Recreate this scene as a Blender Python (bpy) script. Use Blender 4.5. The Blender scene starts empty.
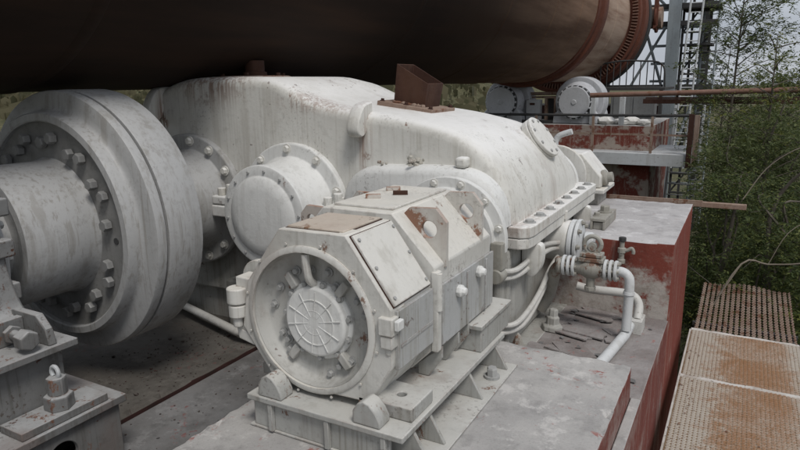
import bpy, bmesh, math, random
from mathutils import Vector, Matrix, Quaternion
random.seed(7)
PI = math.pi
SC = bpy.context.scene
COL = SC.collection
V = Vector

# ------------------------------------------------------------------ materials
class NT:
    def __init__(s, name):
        s.m = bpy.data.materials.new(name); s.m.use_nodes = True
        s.t = s.m.node_tree; s.b = s.t.nodes['Principled BSDF']
        s.co = s.t.nodes.new('ShaderNodeTexCoord').outputs['Object']
        s.geo = None
    def link(s, a, b): s.t.links.new(a, b)
    def n(s, typ, **kw):
        nd = s.t.nodes.new(typ)
        for k, v in kw.items():
            if k in nd.inputs.keys():
                if hasattr(v, 'links') or isinstance(v, bpy.types.NodeSocket): s.link(v, nd.inputs[k])
                else: nd.inputs[k].default_value = v
            else: setattr(nd, k, v)
        return nd
    def mapped(s, scale, loc=(0, 0, 0)):
        nd = s.n('ShaderNodeMapping', Vector=s.co); nd.inputs['Scale'].default_value = scale; nd.inputs['Location'].default_value = loc
        return nd.outputs['Vector']
    def noise(s, scale, detail=4, rough=.55, vec=None, dist=0.0):
        return s.n('ShaderNodeTexNoise', Vector=vec or s.co, Scale=scale, Detail=detail, Roughness=rough, Distortion=dist).outputs['Fac']
    def ramp(s, fac, a, b, lo=0.0, hi=1.0):
        nd = s.n('ShaderNodeMapRange', Value=fac); nd.interpolation_type = 'SMOOTHSTEP'
        for k, v in zip(('From Min', 'From Max', 'To Min', 'To Max'), (a, b, lo, hi)): nd.inputs[k].default_value = v
        return nd.outputs['Result']
    def math(s, op, a, b):
        nd = s.t.nodes.new('ShaderNodeMath'); nd.operation = op
        for i, v in enumerate((a, b)):
            if isinstance(v, bpy.types.NodeSocket): s.link(v, nd.inputs[i])
            else: nd.inputs[i].default_value = v
        return nd.outputs[0]
    def mix(s, fac, a, b):
        nd = s.t.nodes.new('ShaderNodeMix'); nd.data_type = 'RGBA'
        for i, v in ((0, fac), (6, a), (7, b)):
            if isinstance(v, bpy.types.NodeSocket): s.link(v, nd.inputs[i])
            elif i == 0: nd.inputs[0].default_value = v
            else: nd.inputs[i].default_value = (*v, 1)
        return nd.outputs[2]
    def up(s, a=.45, b=.85):
        if not s.geo: s.geo = s.t.nodes.new('ShaderNodeNewGeometry')
        sep = s.n('ShaderNodeSeparateXYZ', Vector=s.geo.outputs['Normal'])
        return s.ramp(sep.outputs['Z'], a, b)
    def finish(s, col, rough=.6, bump=None, strength=.2, dist=.01, metal=0.0, spec=.35):
        if isinstance(col, bpy.types.NodeSocket): s.link(col, s.b.inputs['Base Color'])
        else: s.b.inputs['Base Color'].default_value = (*col, 1)
        if isinstance(rough, bpy.types.NodeSocket): s.link(rough, s.b.inputs['Roughness'])
        else: s.b.inputs['Roughness'].default_value = rough
        s.b.inputs['Metallic'].default_value = metal
        s.b.inputs['Specular IOR Level'].default_value = spec
        if bump is not None:
            bp = s.n('ShaderNodeBump', Height=bump); bp.inputs['Strength'].default_value = strength; bp.inputs['Distance'].default_value = dist
            s.link(bp.outputs['Normal'], s.b.inputs['Normal'])
        return s.m

def paint(name, base, dark, rustc=(.15, .066, .036), streak=.6, rust=.62, dust=None, dustamt=.8, speck=.35, rough=.55, seed=0, tone=.5, edge=0, stains=()):
    s = NT(name); o = (seed*3.1, seed*1.7, seed*2.3)
    big = s.noise(1.6, 5, .6, s.mapped((1, 1, 1), o))
    st = s.noise(1.0, 6, .65, s.mapped((9, 9, .55), o))
    st2 = s.noise(1.0, 4, .6, s.mapped((42, 42, 1.1), o))
    f = s.math('MULTIPLY', s.ramp(big, .42, .68), tone*.7)
    g = s.math('MULTIPLY', s.ramp(st, .50, .66), streak*.8)
    h = s.math('MULTIPLY', s.math('MULTIPLY', s.ramp(st2, .50, .66), s.ramp(big, .35, .6)), streak*.9)
    amt = s.math('MAXIMUM', s.math('MAXIMUM', f, g), h)
    col = s.mix(amt, base, dark)
    mott = s.noise(14, 5, .7, s.mapped((1, 1, 1), o))
    col = s.mix(s.math('MULTIPLY', s.ramp(mott, .52, .70), .26), col, tuple(c*.7 for c in dark))
    if dust:
        d = s.math('MULTIPLY', s.up(), s.ramp(s.noise(3.5, 6, .65), .25, .6, .35, dustamt))
        col = s.mix(d, col, dust)
    rn = s.math('ADD', s.noise(5.0, 8, .72, s.mapped((1, 1, .6), o)), s.math('MULTIPLY', s.math('SUBTRACT', s.noise(60, 4, .7), .5), .22))
    stain = s.noise(1.0, 6, .65, s.mapped((2.4, 2.4, .8), (o[1], o[2], o[0])))
    col = s.mix(s.math('MULTIPLY', s.ramp(stain, rust-.10, rust+.04), .42), col, tuple(a*.45+c*.55 for a, c in zip(base, rustc)))
    col = s.mix(s.ramp(rn, rust-.015, rust+.045, 0, .9), col, rustc)
    for (ca, ra, fa) in stains:
        vs_ = s.n('ShaderNodeVectorMath', operation='SUBTRACT'); s.link(s.co, vs_.inputs[0]); vs_.inputs[1].default_value = ca
        vd = s.n('ShaderNodeVectorMath', operation='DIVIDE'); s.link(vs_.outputs[0], vd.inputs[0]); vd.inputs[1].default_value = ra
        ln = s.n('ShaderNodeVectorMath', operation='LENGTH'); s.link(vd.outputs[0], ln.inputs[0])
        dr = s.math('MULTIPLY', s.ramp(ln.outputs['Value'], 1.0, .25), s.math('MAXIMUM', s.ramp(st2, .42, .6), s.ramp(mott, .5, .62)))
        col = s.mix(s.math('MULTIPLY', dr, fa), col, tuple(c*1.25 for c in rustc))
    if edge:
        bv = s.n('ShaderNodeBevel', Radius=.011); bv.samples = 3
        gn = s.geo or s.t.nodes.new('ShaderNodeNewGeometry')
        dp = s.n('ShaderNodeVectorMath', operation='DOT_PRODUCT'); s.link(bv.outputs[0], dp.inputs[0]); s.link(gn.outputs['Normal'], dp.inputs[1])
        em = s.math('MULTIPLY', s.ramp(dp.outputs['Value'], .985, .86), s.ramp(s.noise(9, 5, .7), .44, .6))
        col = s.mix(s.math('MULTIPLY', em, edge), col, tuple(c*.8 for c in rustc))
    sp = s.noise(46, 3, .6)
    gate = s.ramp(s.noise(2.2, 3, .5, s.mapped((1, 1, 1), (5, 2, 1))), .5, .68)
    col = s.mix(s.math('MULTIPLY', s.ramp(sp, .57, .64), s.math('MULTIPLY', gate, speck*1.2)), col, (.06, .042, .032))
    chip = s.noise(13, 3, .55, s.mapped((1, 1, 1), (o[2], 4, o[0])))
    gate2 = s.ramp(s.noise(1.1, 3, .5, s.mapped((1, 1, 1), (8, o[0], 3))), .48, .6)
    col = s.mix(s.math('MULTIPLY', s.ramp(chip, .665, .69), s.math('MULTIPLY', gate2, min(1, speck*1.7))), col, (.075, .035, .022))
    bp = s.math('ADD', s.noise(30, 4, .6), s.math('MULTIPLY', s.noise(5, 4, .6), 1.2))
    return s.finish(col, s.ramp(mott, .3, .7, rough-.1, rough+.18), bp, .22, .008)

M = {}
M['white'] = paint('white_dusty_paint', (.63, .62, .58), (.39, .365, .315), streak=.6, rust=.665, dust=(.74, .73, .71), seed=1, tone=.35, stains=(((-.95, -.75, 1.83), (.62, .6, .30), .75), ((.15, -.95, 1.68), (.55, .25, .13), .5), ((.55, -.25, 1.60), (.42, .38, .12), .6), ((.52, -1.0, 1.38), (.09, .12, .34), .6), ((-1.53, -1.0, 1.5), (.08, .12, .34), .8), ((1.62, -.6, .85), (.2, 1.4, .08), .35)))
M['cover'] = paint('white_cover_paint', (.67, .67, .65), (.44, .43, .40), streak=.5, rust=.69, seed=2, tone=.35)
M['motor'] = paint('grey_white_motor_paint', (.585, .575, .54), (.33, .315, .275), streak=.6, rust=.66, dust=(.64, .61, .545), seed=3, rustc=(.17, .085, .05), edge=.8)
M['panel'] = paint('grey_panel_paint', (.40, .405, .40), (.25, .235, .20), streak=.95, rust=.73, seed=4, edge=.75)
M['dish'] = paint('dirty_recess_paint', (.44, .435, .41), (.20, .185, .155), streak=.5, rust=.62, seed=5)
M['coup'] = paint('blue_grey_steel_paint', (.385, .385, .38), (.18, .163, .132), streak=.55, rust=.76, seed=6, speck=.15, tone=.12)
M['coupdark'] = paint('shaded_coupling_grey', (.22, .218, .21), (.10, .095, .085), streak=.3, rust=.75, seed=7)  # coupling grey darkened in colour for the shade on the recessed bolt face
M['coupbolt'] = paint('shade_dark_bolt', (.24, .24, .235), (.13, .125, .115), streak=.3, rust=.64, seed=28)  # bolt grey lowered to match the bolt face in shade
M['boltgrey'] = paint('grey_bolt_paint', (.34, .34, .33), (.2, .19, .17), streak=.3, rust=.68, seed=8)
M['base'] = paint('grey_frame_paint', (.37, .37, .35), (.19, .178, .15), streak=.8, rust=.62, dust=(.52, .51, .475), seed=9, edge=.75)
M['ped'] = paint('pedestal_paint', (.17, .17, .166), (.075, .07, .06), streak=.75, rust=.60, speck=.6, dust=(.40, .40, .395), seed=10, edge=.75)
M['lower'] = paint('grimy_lower_paint', (.36, .355, .33), (.16, .15, .125), streak=.8, rust=.64, seed=11)
M['pipe'] = paint('white_pipe_paint', (.55, .56, .56), (.33, .32, .29), streak=.5, rust=.72, seed=12)
M['tube'] = paint('grey_tube_paint', (.52, .51, .48), (.33, .31, .27), streak=.3, rust=.68, seed=13)
M['valve'] = paint('crusty_valve_paint', (.33, .32, .285), (.15, .13, .10), streak=.5, rust=.60, seed=14)
M['steel'] = paint('pale_galvanised', (.50, .52, .53), (.33, .32, .30), streak=.5, rust=.67, seed=15)
M['roller'] = paint('roller_grey_paint', (.47, .48, .50), (.3, .3, .3), streak=.4, rust=.72, seed=16)
M['rust'] = paint('rusty_steel', (.052, .022, .014), (.03, .016, .012), rustc=(.13, .065, .036), streak=.5, rust=.63, seed=17, rough=.8)
M['rustpale'] = paint('pale_rusty_steel', (.29, .22, .175), (.14, .075, .05), streak=.5, rust=.55, seed=18, rough=.8)
M['tyre'] = paint('red_brown_steel', (.13, .044, .026), (.055, .026, .02), streak=.4, rust=.66, seed=19, rough=.75)
M['darksteel'] = paint('dark_steel', (.05, .05, .05), (.03, .028, .025), streak=.4, rust=.68, seed=20, rough=.8)
M['tower'] = paint('blue_grey_tower_paint', (.30, .34, .36), (.2, .21, .21), streak=.5, rust=.72, seed=21)
M['lug'] = paint('rust_topped_lug', (.55, .53, .49), (.36, .33, .29), rustc=(.22, .095, .05), streak=.4, rust=.54, dust=(.30, .16, .10), dustamt=1., seed=22, edge=.75)

M['panelrust'] = paint('brown_stained_paint', (.52, .47, .40), (.36, .28, .21), rustc=(.22, .12, .07), streak=.4, rust=.63, dust=(.50, .43, .36), dustamt=.9, seed=24, edge=.8)
M['crust'] = paint('crusty_old_grease', (.40, .385, .34), (.16, .14, .11), streak=.6, rust=.58, seed=25)
M['shade_grey'] = paint('shaded_grey_cabinet', (.16, .165, .165), (.09, .09, .085), streak=.5, rust=.7, seed=26)  # pale cabinet grey painted darker to stand in for shadow
M['pipebrown'] = paint('pinkish_rusty_pipe', (.21, .125, .095), (.10, .05, .035), streak=.3, rust=.55, seed=27, rough=.8)

def concrete(name, top, top2, side, side2, fleck, flamt=.6, sideamt=(.48, .6), splash=None):
    s = NT(name)
    a = s.noise(1.3, 6, .65); b = s.noise(7, 7, .7); c = s.noise(38, 4, .65)
    t = s.mix(s.ramp(a, .3, .7), top, top2)
    t = s.mix(s.math('MULTIPLY', s.ramp(b, .45, .7), .55), t, tuple(x*.62 for x in top2))
    fl = s.math('MULTIPLY', s.ramp(s.noise(19, 6, .7), .565, .605), s.ramp(s.noise(2.6, 4, .65, s.mapped((1, 1, 1), (3, 7, 2))), .53, .63))
    t = s.mix(s.math('MULTIPLY', fl, flamt), t, fleck)
    t = s.mix(s.math('MULTIPLY', s.ramp(s.noise(80, 5, .75), .54, .68), .4), t, (.14, .125, .115))
    t = s.mix(s.math('MULTIPLY', s.ramp(s.noise(4.5, 8, .75, s.mapped((1, 1, 1), (9, 2, 4))), .54, .62), .5), t, tuple(min(.62, x*1.35) for x in top))
    st = s.noise(1, 6, .68, s.mapped((5, 5, .9), (2, 2, 2)))
    sd = s.mix(s.ramp(s.noise(2.2, 7, .7, s.mapped((1, 1, 1.2), (1, 4, 8))), *sideamt), side, side2)
    sd = s.mix(s.math('MULTIPLY', s.ramp(st, .5, .72), .45), sd, tuple(x*.5 for x in side))
    sd = s.mix(s.math('MULTIPLY', s.ramp(s.noise(1, 6, .7, s.mapped((11, 11, 1.4), (3, 1, 6))), .53, .66), .55), sd, side2)
    sd = s.mix(s.math('MULTIPLY', s.ramp(s.noise(30, 6, .75), .55, .66), .45), sd, side2)
    if splash:
        zz = s.n('ShaderNodeSeparateXYZ', Vector=s.co).outputs['Z']
        wv = s.math('ADD', zz, s.math('MULTIPLY', s.math('SUBTRACT', s.noise(3.2, 8, .7, s.mapped((1, 1, 1), (2, 5, 1))), .5), 1.5))
        sp = s.math('MULTIPLY', s.ramp(wv, splash[1], splash[0]), s.ramp(s.noise(8, 7, .75), .36, .48))
        gr = s.mix(s.ramp(s.noise(6, 6, .7), .4, .65), (.42, .385, .35), (.26, .225, .195))
        sp = s.math('MULTIPLY', sp, s.ramp(s.n('ShaderNodeSeparateXYZ', Vector=s.t.nodes.new('ShaderNodeNewGeometry').outputs['Normal']).outputs['X'], .7, .3))
        sd = s.mix(sp, sd, gr)
    col = s.mix(s.up(.3, .75), sd, t)
    return s.finish(col, .88, s.math('ADD', s.math('MULTIPLY', c, .35), b), .5, .014, spec=.2)
M['plinth'] = concrete('dusty_plinth_concrete', (.42, .405, .385), (.31, .30, .29), (.16, .048, .038), (.27, .20, .18), (.26, .06, .042), .8, (.46, .66))
M['block'] = concrete('dusty_block_concrete', (.47, .455, .45), (.36, .345, .34), (.19, .05, .036), (.27, .19, .16), (.30, .24, .22), .4, (.58, .7), (-1.62, -1.38))
M['pier'] = concrete('dusty_pier_concrete', (.46, .45, .43), (.36, .35, .34), (.155, .042, .03), (.33, .28, .24), (.24, .12, .1), .5, (.47, .58))
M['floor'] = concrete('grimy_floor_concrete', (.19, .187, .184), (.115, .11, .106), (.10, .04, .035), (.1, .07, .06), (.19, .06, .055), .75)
M['floord'] = concrete('shade_dark_concrete', (.115, .106, .094), (.07, .062, .053), (.045, .02, .018), (.03, .02, .018), (.14, .05, .045), .6)  # concrete lowered in colour to stand in for shade under coupling and kiln

s = NT('flaked_pit_floor')
a = s.noise(2.6, 6, .65); v = s.n('ShaderNodeTexVoronoi', Vector=s.mapped((3.2, 4.6, 3)), feature='DISTANCE_TO_EDGE', Scale=1.0)
crk = s.math('MULTIPLY', s.ramp(v.outputs['Distance'], .035, .0), s.ramp(s.noise(2.1, 3, .5), .48, .56))
col = s.mix(s.ramp(a, .35, .68), (.29, .27, .26), (.19, .165, .155))
col = s.mix(s.math('MULTIPLY', s.ramp(s.noise(15, 5, .7), .6, .67), .6), col, (.30, .10, .08))
M['pit'] = s.finish(col, .9, s.math('ADD', s.noise(9, 6, .7), s.noise(2.2, 5, .6)), .7, .03, spec=.2)

s = NT('kiln_shell_steel')
sep = s.n('ShaderNodeSeparateXYZ', Vector=s.co)
yv = s.math('ADD', sep.outputs['Y'], s.math('MULTIPLY', s.noise(.9, 4, .6), 1.6))
streak = s.noise(1, 6, .65, s.mapped((1.2, .25, 3.2)))
rust_shade = s.mix(s.ramp(streak, .35, .7), (.021, .014, .011), (.038, .022, .015))  # near shell turned near-black: dark rust plus underside shade put into the colour
mid = s.mix(s.ramp(streak, .3, .7), (.25, .16, .11), (.10, .055, .036))
pale = s.mix(s.ramp(streak, .4, .75), (.40, .30, .235), (.17, .088, .056))
col = s.mix(s.ramp(yv, 7.5, 14.4), rust_shade, mid)
col = s.mix(s.ramp(yv, 14.6, 16.6), col, pale)
M['kiln'] = s.finish(col, .85, s.noise(3, 6, .6), .2, .03, spec=.15)

s = NT('clogged_walkway_mesh')
a = s.noise(1.5, 5, .6); b = s.noise(9, 6, .7)
sp = s.n('ShaderNodeSeparateXYZ', Vector=s.co)
wob = s.math('ADD', sp.outputs['X'], s.math('MULTIPLY', s.math('SUBTRACT', b, .5), .5))
edge = s.math('MAXIMUM', s.ramp(wob, -.06, -.36), s.ramp(wob, .30, .50))
rf = s.math('SUBTRACT', s.math('ADD', s.math('MULTIPLY', a, .75), s.math('MULTIPLY', b, .5)), s.math('MULTIPLY', edge, .38))
rf = s.math('ADD', rf, s.math('MULTIPLY', s.math('SUBTRACT', s.noise(55, 5, .75), .5), .9))
col = s.mix(s.ramp(rf, .30, .78), (.43, .39, .335), (.285, .155, .078))
col = s.mix(s.math('MULTIPLY', s.ramp(s.noise(28, 4, .7), .56, .68), .6), col, (.13, .085, .05))
M['walk'] = s.finish(col, .9, b, .3, .01, spec=.2)
s = NT('walkway_slot_dirt')
col = s.mix(s.ramp(s.noise(6, 6, .7), .3, .7), (.26, .21, .155), (.16, .095, .05))
M['walkdirt'] = s.finish(col, .95, s.noise(20, 5, .7), .6, .02, spec=.1)
s = NT('white_dusty_edge_plate')
col = s.mix(s.ramp(s.noise(4, 6, .7), .4, .7), (.50, .48, .45), (.33, .29, .25))
col = s.mix(s.ramp(s.noise(22, 4, .7), .62, .68), col, (.10, .075, .06))
M['walkedge'] = s.finish(col, .9, s.noise(12, 5, .7), .5, .012, spec=.2)

def leafmat(name, a, b, c):
    s = NT(name)
    rnd = s.n('ShaderNodeObjectInfo').outputs['Random']
    g = s.n('ShaderNodeNewGeometry').outputs['Random Per Island']
    nd = s.t.nodes.new('ShaderNodeValToRGB'); s.link(g, nd.inputs[0])
    nd.color_ramp.elements[0].color = (*a, 1); nd.color_ramp.elements[1].color = (*c, 1)
    e = nd.color_ramp.elements.new(.6); e.color = (*b, 1)
    m = s.finish(nd.outputs[0], .6, spec=.3)
    s.b.inputs['Subsurface Weight'].default_value = 0
    tr = s.n('ShaderNodeBsdfTranslucent'); s.link(nd.outputs[0], tr.inputs['Color'])
    mx = s.n('ShaderNodeMixShader'); mx.inputs[0].default_value = .4
    s.link(s.b.outputs[0], mx.inputs[1]); s.link(tr.outputs[0], mx.inputs[2])
    s.link(mx.outputs[0], s.t.nodes['Material Output'].inputs['Surface'])
    return m
M['leaf'] = leafmat('dark_green_leaf', (.046, .066, .021), (.076, .102, .032), (.15, .165, .045))
M['leaf2'] = leafmat('olive_leaf', (.062, .085, .030), (.098, .122, .046), (.15, .17, .062))
M['leafy'] = leafmat('yellow_green_leaf', (.08, .10, .022), (.12, .14, .03), (.20, .19, .04))
M['bark'] = paint('grey_bark', (.12, .105, .085), (.06, .05, .04), streak=.5, rust=.8, seed=30, rough=.9)
M['twig'] = paint('pale_dry_twig', (.22, .19, .15), (.12, .1, .08), streak=.5, rust=.8, seed=31, rough=.9)
s = NT('olive_hill_grass')
col = s.mix(s.ramp(s.noise(.8, 8, .78), .38, .62), (.115, .108, .062), (.08, .082, .046))
col = s.mix(s.ramp(s.noise(5, 6, .75), .48, .66), col, (.16, .145, .09))
M['ground'] = s.finish(col, .95, s.noise(3, 6, .7), .8, .3, spec=.1)
M['tuft'] = leafmat('dry_grass_tuft', (.085, .085, .045), (.12, .112, .062), (.17, .152, .09))

# ------------------------------------------------------------------ mesh helpers
class B:
    def __init__(s): s.b = bmesh.new()
    def face(s, vs):
        try: return s.b.faces.new(vs)
        except ValueError: return None
    def box(s, lo, hi, rot=None, piv=None):
        xs, ys, zs = zip(lo, hi); vs = []
        for z in zs:
            for x, y in ((xs[0], ys[0]), (xs[1], ys[0]), (xs[1], ys[1]), (xs[0], ys[1])):
                p = V((x, y, z))
                if rot is not None:
                    c = V(piv) if piv else (V(lo)+V(hi))/2
                    p = c + rot @ (p-c)
                vs.append(s.b.verts.new(p))
        for f in ((3, 2, 1, 0), (4, 5, 6, 7), (0, 1, 5, 4), (1, 2, 6, 5), (2, 3, 7, 6), (3, 0, 4, 7)): s.face([vs[i] for i in f])
        return s
    def loft(s, rings, cap0=True, cap1=True, closed=True):
        R = [[s.b.verts.new(p) for p in r] for r in rings]
        n = len(R[0])
        for a, b in zip(R, R[1:]):
            for i in range(n if closed else n-1):
                j = (i+1) % n
                s.face([a[i], a[j], b[j], b[i]])
        if cap0: s.face(R[0][::-1])
        if cap1: s.face(R[-1])
        return s
    def prism(s, poly, ax, a, b):
        def P(u, v, t):
            return {'x': V((t, u, v)), 'y': V((u, t, v)), 'z': V((u, v, t))}[ax]
        return s.loft([[P(u, v, a) for u, v in poly], [P(u, v, b) for u, v in poly]])
    def lathe(s, prof, o, ax, n=64):
        """prof: (radius, distance along axis)"""
        o = V(o); ax = V(ax).normalized(); q = V((0, 0, 1)).rotation_difference(ax)
        rings = []
        for r, t in prof:
            rings.append([o + q @ V((max(r, 1e-4)*math.cos(2*PI*i/n), max(r, 1e-4)*math.sin(2*PI*i/n), t)) for i in range(n)])
        return s.loft(rings, True, True)
    def cyl(s, p0, p1, r0, r1=None, n=24):
        p0 = V(p0); p1 = V(p1); d = p1-p0
        return s.lathe([(r0, 0), (r0 if r1 is None else r1, d.length)], p0, d, n)
    def tube(s, pts, r, n=10, smooth=4):
        pts = [V(p) for p in pts]
        if smooth and len(pts) > 2:
            P = [pts[0]*2-pts[1]] + pts + [pts[-1]*2-pts[-2]]; out = []
            for i in range(1, len(P)-2):
                for k in range(smooth):
                    t = k/smooth; a, b, c, d = P[i-1:i+3]
                    out.append(.5*((2*b)+(c-a)*t+(2*a-5*b+4*c-d)*t*t+(3*b-a-3*c+d)*t**3))
            out.append(pts[-1]); pts = out
        rings = []; up = None
        for i, p in enumerate(pts):
            d = (pts[min(i+1, len(pts)-1)]-pts[max(i-1, 0)]).normalized()
            if up is None: up = d.orthogonal().normalized()
            up = (up - d*up.dot(d)).normalized(); sd = d.cross(up)
            rr = r[i] if isinstance(r, (list, tuple)) else r
            rings.append([p + rr*(up*math.cos(2*PI*k/n)+sd*math.sin(2*PI*k/n)) for k in range(n)])
        return s.loft(rings)
    def holed(s, poly, c, r, ax, a, b, n=48):
        """polygon plate with one round hole, extruded along ax"""
        angs = [2*PI*i/n for i in range(n)] + [math.atan2(q[1]-c[1], q[0]-c[0]) % (2*PI) for q in poly]
        angs = sorted(angs); an = [angs[0]]
        for t in angs[1:]:
            if t-an[-1] > 1e-4: an.append(t)
        def hit(t):
            d = (math.cos(t), math.sin(t)); best = 1e9
            for i in range(len(poly)):
                p, q = poly[i], poly[(i+1) % len(poly)]
                ex, ey = q[0]-p[0], q[1]-p[1]; den = d[0]*ey-d[1]*ex
                if abs(den) < 1e-9: continue
                px, py = p[0]-c[0], p[1]-c[1]
                k = (px*ey-py*ex)/den; u = (px*d[1]-py*d[0])/den
                if k > 0 and -1e-6 <= u <= 1+1e-6: best = min(best, k)
            return (c[0]+d[0]*best, c[1]+d[1]*best)
        def P(q, t): return {'x': V((t, q[0], q[1])), 'y': V((q[0], t, q[1])), 'z': V((q[0], q[1], t))}[ax]
        out = [hit(t) for t in an]; inn = [(c[0]+r*math.cos(t), c[1]+r*math.sin(t)) for t in an]
        R = [[s.b.verts.new(P(q, t)) for q in ring] for ring, t in ((out, a), (out, b), (inn, b), (inn, a))]
        m = len(an)
        for k in range(4):
            A, C = R[k], R[(k+1) % 4]
            for i in range(m): s.face([A[i], A[(i+1) % m], C[(i+1) % m], C[i]])
        return s

def rough_box(bb, lo, hi, step=.07, jit=.005, seed=1):
    rr = random.Random(seed); n = [max(1, int((hi[i]-lo[i])/step)) for i in range(3)]; n[2] = min(n[2], 14); VV = {}
    top_n = n[2]
    def zc(k): return hi[2]-(hi[2]-lo[2])*((1-k/top_n)**2.2)      # finer rows near the top edge
    def vert(i, j, k):
        key = (i, j, k)
        if key not in VV:
            e = [q in (0, m) for q, m in zip(key, n)]; p = V((lo[0]+(hi[0]-lo[0])*i/n[0], lo[1]+(hi[1]-lo[1])*j/n[1], zc(k)))
            if sum(e) >= 2:
                a = rr.uniform(0, jit)*(4 if rr.random() < .07 else 1)
                for ax in range(3):
                    if e[ax]: p[ax] += a if key[ax] == 0 else -a
            VV[key] = bb.b.verts.new(p)
        return VV[key]
    for ax in range(3):
        u, v = [(1, 2), (2, 0), (0, 1)][ax]
        for side in (0, n[ax]):
            for a in range(n[u]):
                for c in range(n[v]):
                    q = []
                    for da, dc in ((0, 0), (1, 0), (1, 1), (0, 1)):
                        key = [0, 0, 0]; key[ax] = side; key[u] = a+da; key[v] = c+dc; q.append(vert(*key))
                    bb.face(q)
    return bb
BASE = {}
def tag(o, label, cat=None, group=None, kind=None):
    if label: o['label'] = label
    if cat: o['category'] = cat
    if group: o['group'] = group
    if kind: o['kind'] = kind
def thing(name, label, cat, loc, group=None):
    o = bpy.data.objects.new(name, None); COL.objects.link(o); o.location = loc; o.empty_display_size = .1
    tag(o, label, cat, group); BASE[o.name] = V(loc); return o
def root(o):
    while o.parent: o = o.parent
    return o
def part(name, b, mat, parent=None, bev=.006, ang=32, label=None, loc=None, seg=2, fixn=True):
    bm = b.b
    if fixn: bmesh.ops.recalc_face_normals(bm, faces=bm.faces)
    off = BASE[root(parent).name] if parent else V(loc or (0, 0, 0))
    bmesh.ops.translate(bm, verts=bm.verts, vec=-off)
    me = bpy.data.meshes.new(name); bm.to_mesh(me); bm.free()
    for p in me.polygons: p.use_smooth = True
    me.set_sharp_from_angle(angle=math.radians(ang))
    me.materials.append(M[mat] if isinstance(mat, str) else mat)
    o = bpy.data.objects.new(name, me); COL.objects.link(o)
    if parent: o.parent = parent
    else: o.location = off; BASE[o.name] = off
    if bev:
        md = o.modifiers.new('bevel', 'BEVEL'); md.width = bev; md.segments = seg; md.limit_method = 'ANGLE'; md.angle_limit = math.radians(34); md.harden_normals = False
    if label: o['label'] = label
    return o
_hex = {}
def bolt(parent, p, ax, r=.02, h=.02, mat='white', name='bolt', washer=True, spin=None):
    k = (round(r, 4), round(h, 4), mat, washer)
    if k not in _hex:
        b = B()
        if washer: b.lathe([(r*1.45, 0), (r*1.45, h*.22)], (0, 0, 0), (0, 0, 1), 16)
        b.lathe([(r, h*.22), (r, h*.85), (r*.86, h)], (0, 0, 0), (0, 0, 1), 6)
        bm = b.b; bmesh.ops.recalc_face_normals(bm, faces=bm.faces)
        me = bpy.data.meshes.new(name); bm.to_mesh(me); bm.free(); me.materials.append(M[mat]); _hex[k] = me
    o = bpy.data.objects.new(name, _hex[k]); COL.objects.link(o); o.parent = parent
    o.location = V(p)-BASE[root(parent).name]
    o.rotation_mode = 'QUATERNION'
    o.rotation_quaternion = V((0, 0, 1)).rotation_difference(V(ax)) @ Quaternion((0, 0, 1), random.uniform(0, PI) if spin is None else spin)
    return o
def bolt_ring(parent, c, ax, R, n, r=.02, h=.02, mat='white', a0=0., arc=2*PI, **kw):
    q = V((0, 0, 1)).rotation_difference(V(ax))
    for i in range(n):
        t = a0+arc*i/n
        bolt(parent, V(c)+q @ V((R*math.cos(t), R*math.sin(t), 0)), ax, r, h, mat, **kw)
def offs(poly, d):
    """shrink a closed polygon by d"""
    n = len(poly); area = sum(poly[i][0]*poly[(i+1) % n][1]-poly[(i+1) % n][0]*poly[i][1] for i in range(n)); sg = 1 if area > 0 else -1
    out = []
    for i in range(n):
        p0, p1, p2 = V(poly[i-1]), V(poly[i]), V(poly[(i+1) % n])
        e1 = (p1-p0).normalized(); e2 = (p2-p1).normalized()
        n1 = V((-e1.y, e1.x))*sg; n2 = V((-e2.y, e2.x))*sg
        m = (n1+n2); m = m.normalized() if m.length > 1e-6 else n1
        k = d/max(.35, m.dot(n1)); out.append(tuple(p1+m*k))
    return out
def smooth_poly(pts, k=4):
    P = [V(p) for p in pts]; P = [P[0]*2-P[1]]+P+[P[-1]*2-P[-2]]; out = []
    for i in range(1, len(P)-2):
        for j in range(k):
            t = j/k; a, b, c, d = P[i-1:i+3]
            out.append(tuple(.5*((2*b)+(c-a)*t+(2*a-5*b+4*c-d)*t*t+(3*b-a-3*c+d)*t**3)))
    out.append(tuple(P[-2])); return out

# ------------------------------------------------------------------ setting: terrain and floors
def ground_h(x, y):
    d = max(0., min(1., (math.hypot(x+4, y)-14)/34.)); d = d*d*(3-2*d)
    side = max(0., min(1., (-x-1-.27*max(y, 0))/8.)); side = side*side*(3-2*side)
    return -5 + d*(1.2+7.2*side)+.25*math.sin(x*.31+1)*math.cos(y*.27)*d*2
b = B(); xs = [-400, -260, -160, -110] + [-85+2.5*i for i in range(69)] + [110, 160, 260, 400]; ys = [-400, -200, -100, -60]+[-40+2.5*i for i in range(57)]+[130, 180, 260, 400]
G = [[b.b.verts.new((x, y, ground_h(x, y))) for x in xs] for y in ys]
for j in range(len(ys)-1):
    for i in range(len(xs)-1): b.face([G[j][i], G[j][i+1], G[j+1][i+1], G[j+1][i]])
o = part('ground', b, 'ground', bev=0, ang=180); tag(o, 'olive grassy ground rising to a hillside behind the plant', 'ground', kind='structure')
b = B()
for k in range(26000):
    y = 16+62*random.random()**1.5; x = random.uniform(-1.9, -.3)*y-2
    if -x-1-.27*y < 1: continue
    z = ground_h(x, y); h = random.uniform(.10, .32)*(1 if random.random() < .93 else 2.4); w = h*random.uniform(.3, .8); t = random.uniform(0, PI); dx, dy = math.cos(t)*w, math.sin(t)*w
    b.face([b.b.verts.new(p) for p in ((x-dx, y-dy, z-.1), (x+dx, y+dy, z-.1), (x+dx*1.3, y+dy*1.3, z+h*.7), (x, y, z+h), (x-dx*1.2, y-dy*1.2, z+h*.8))])
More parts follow.
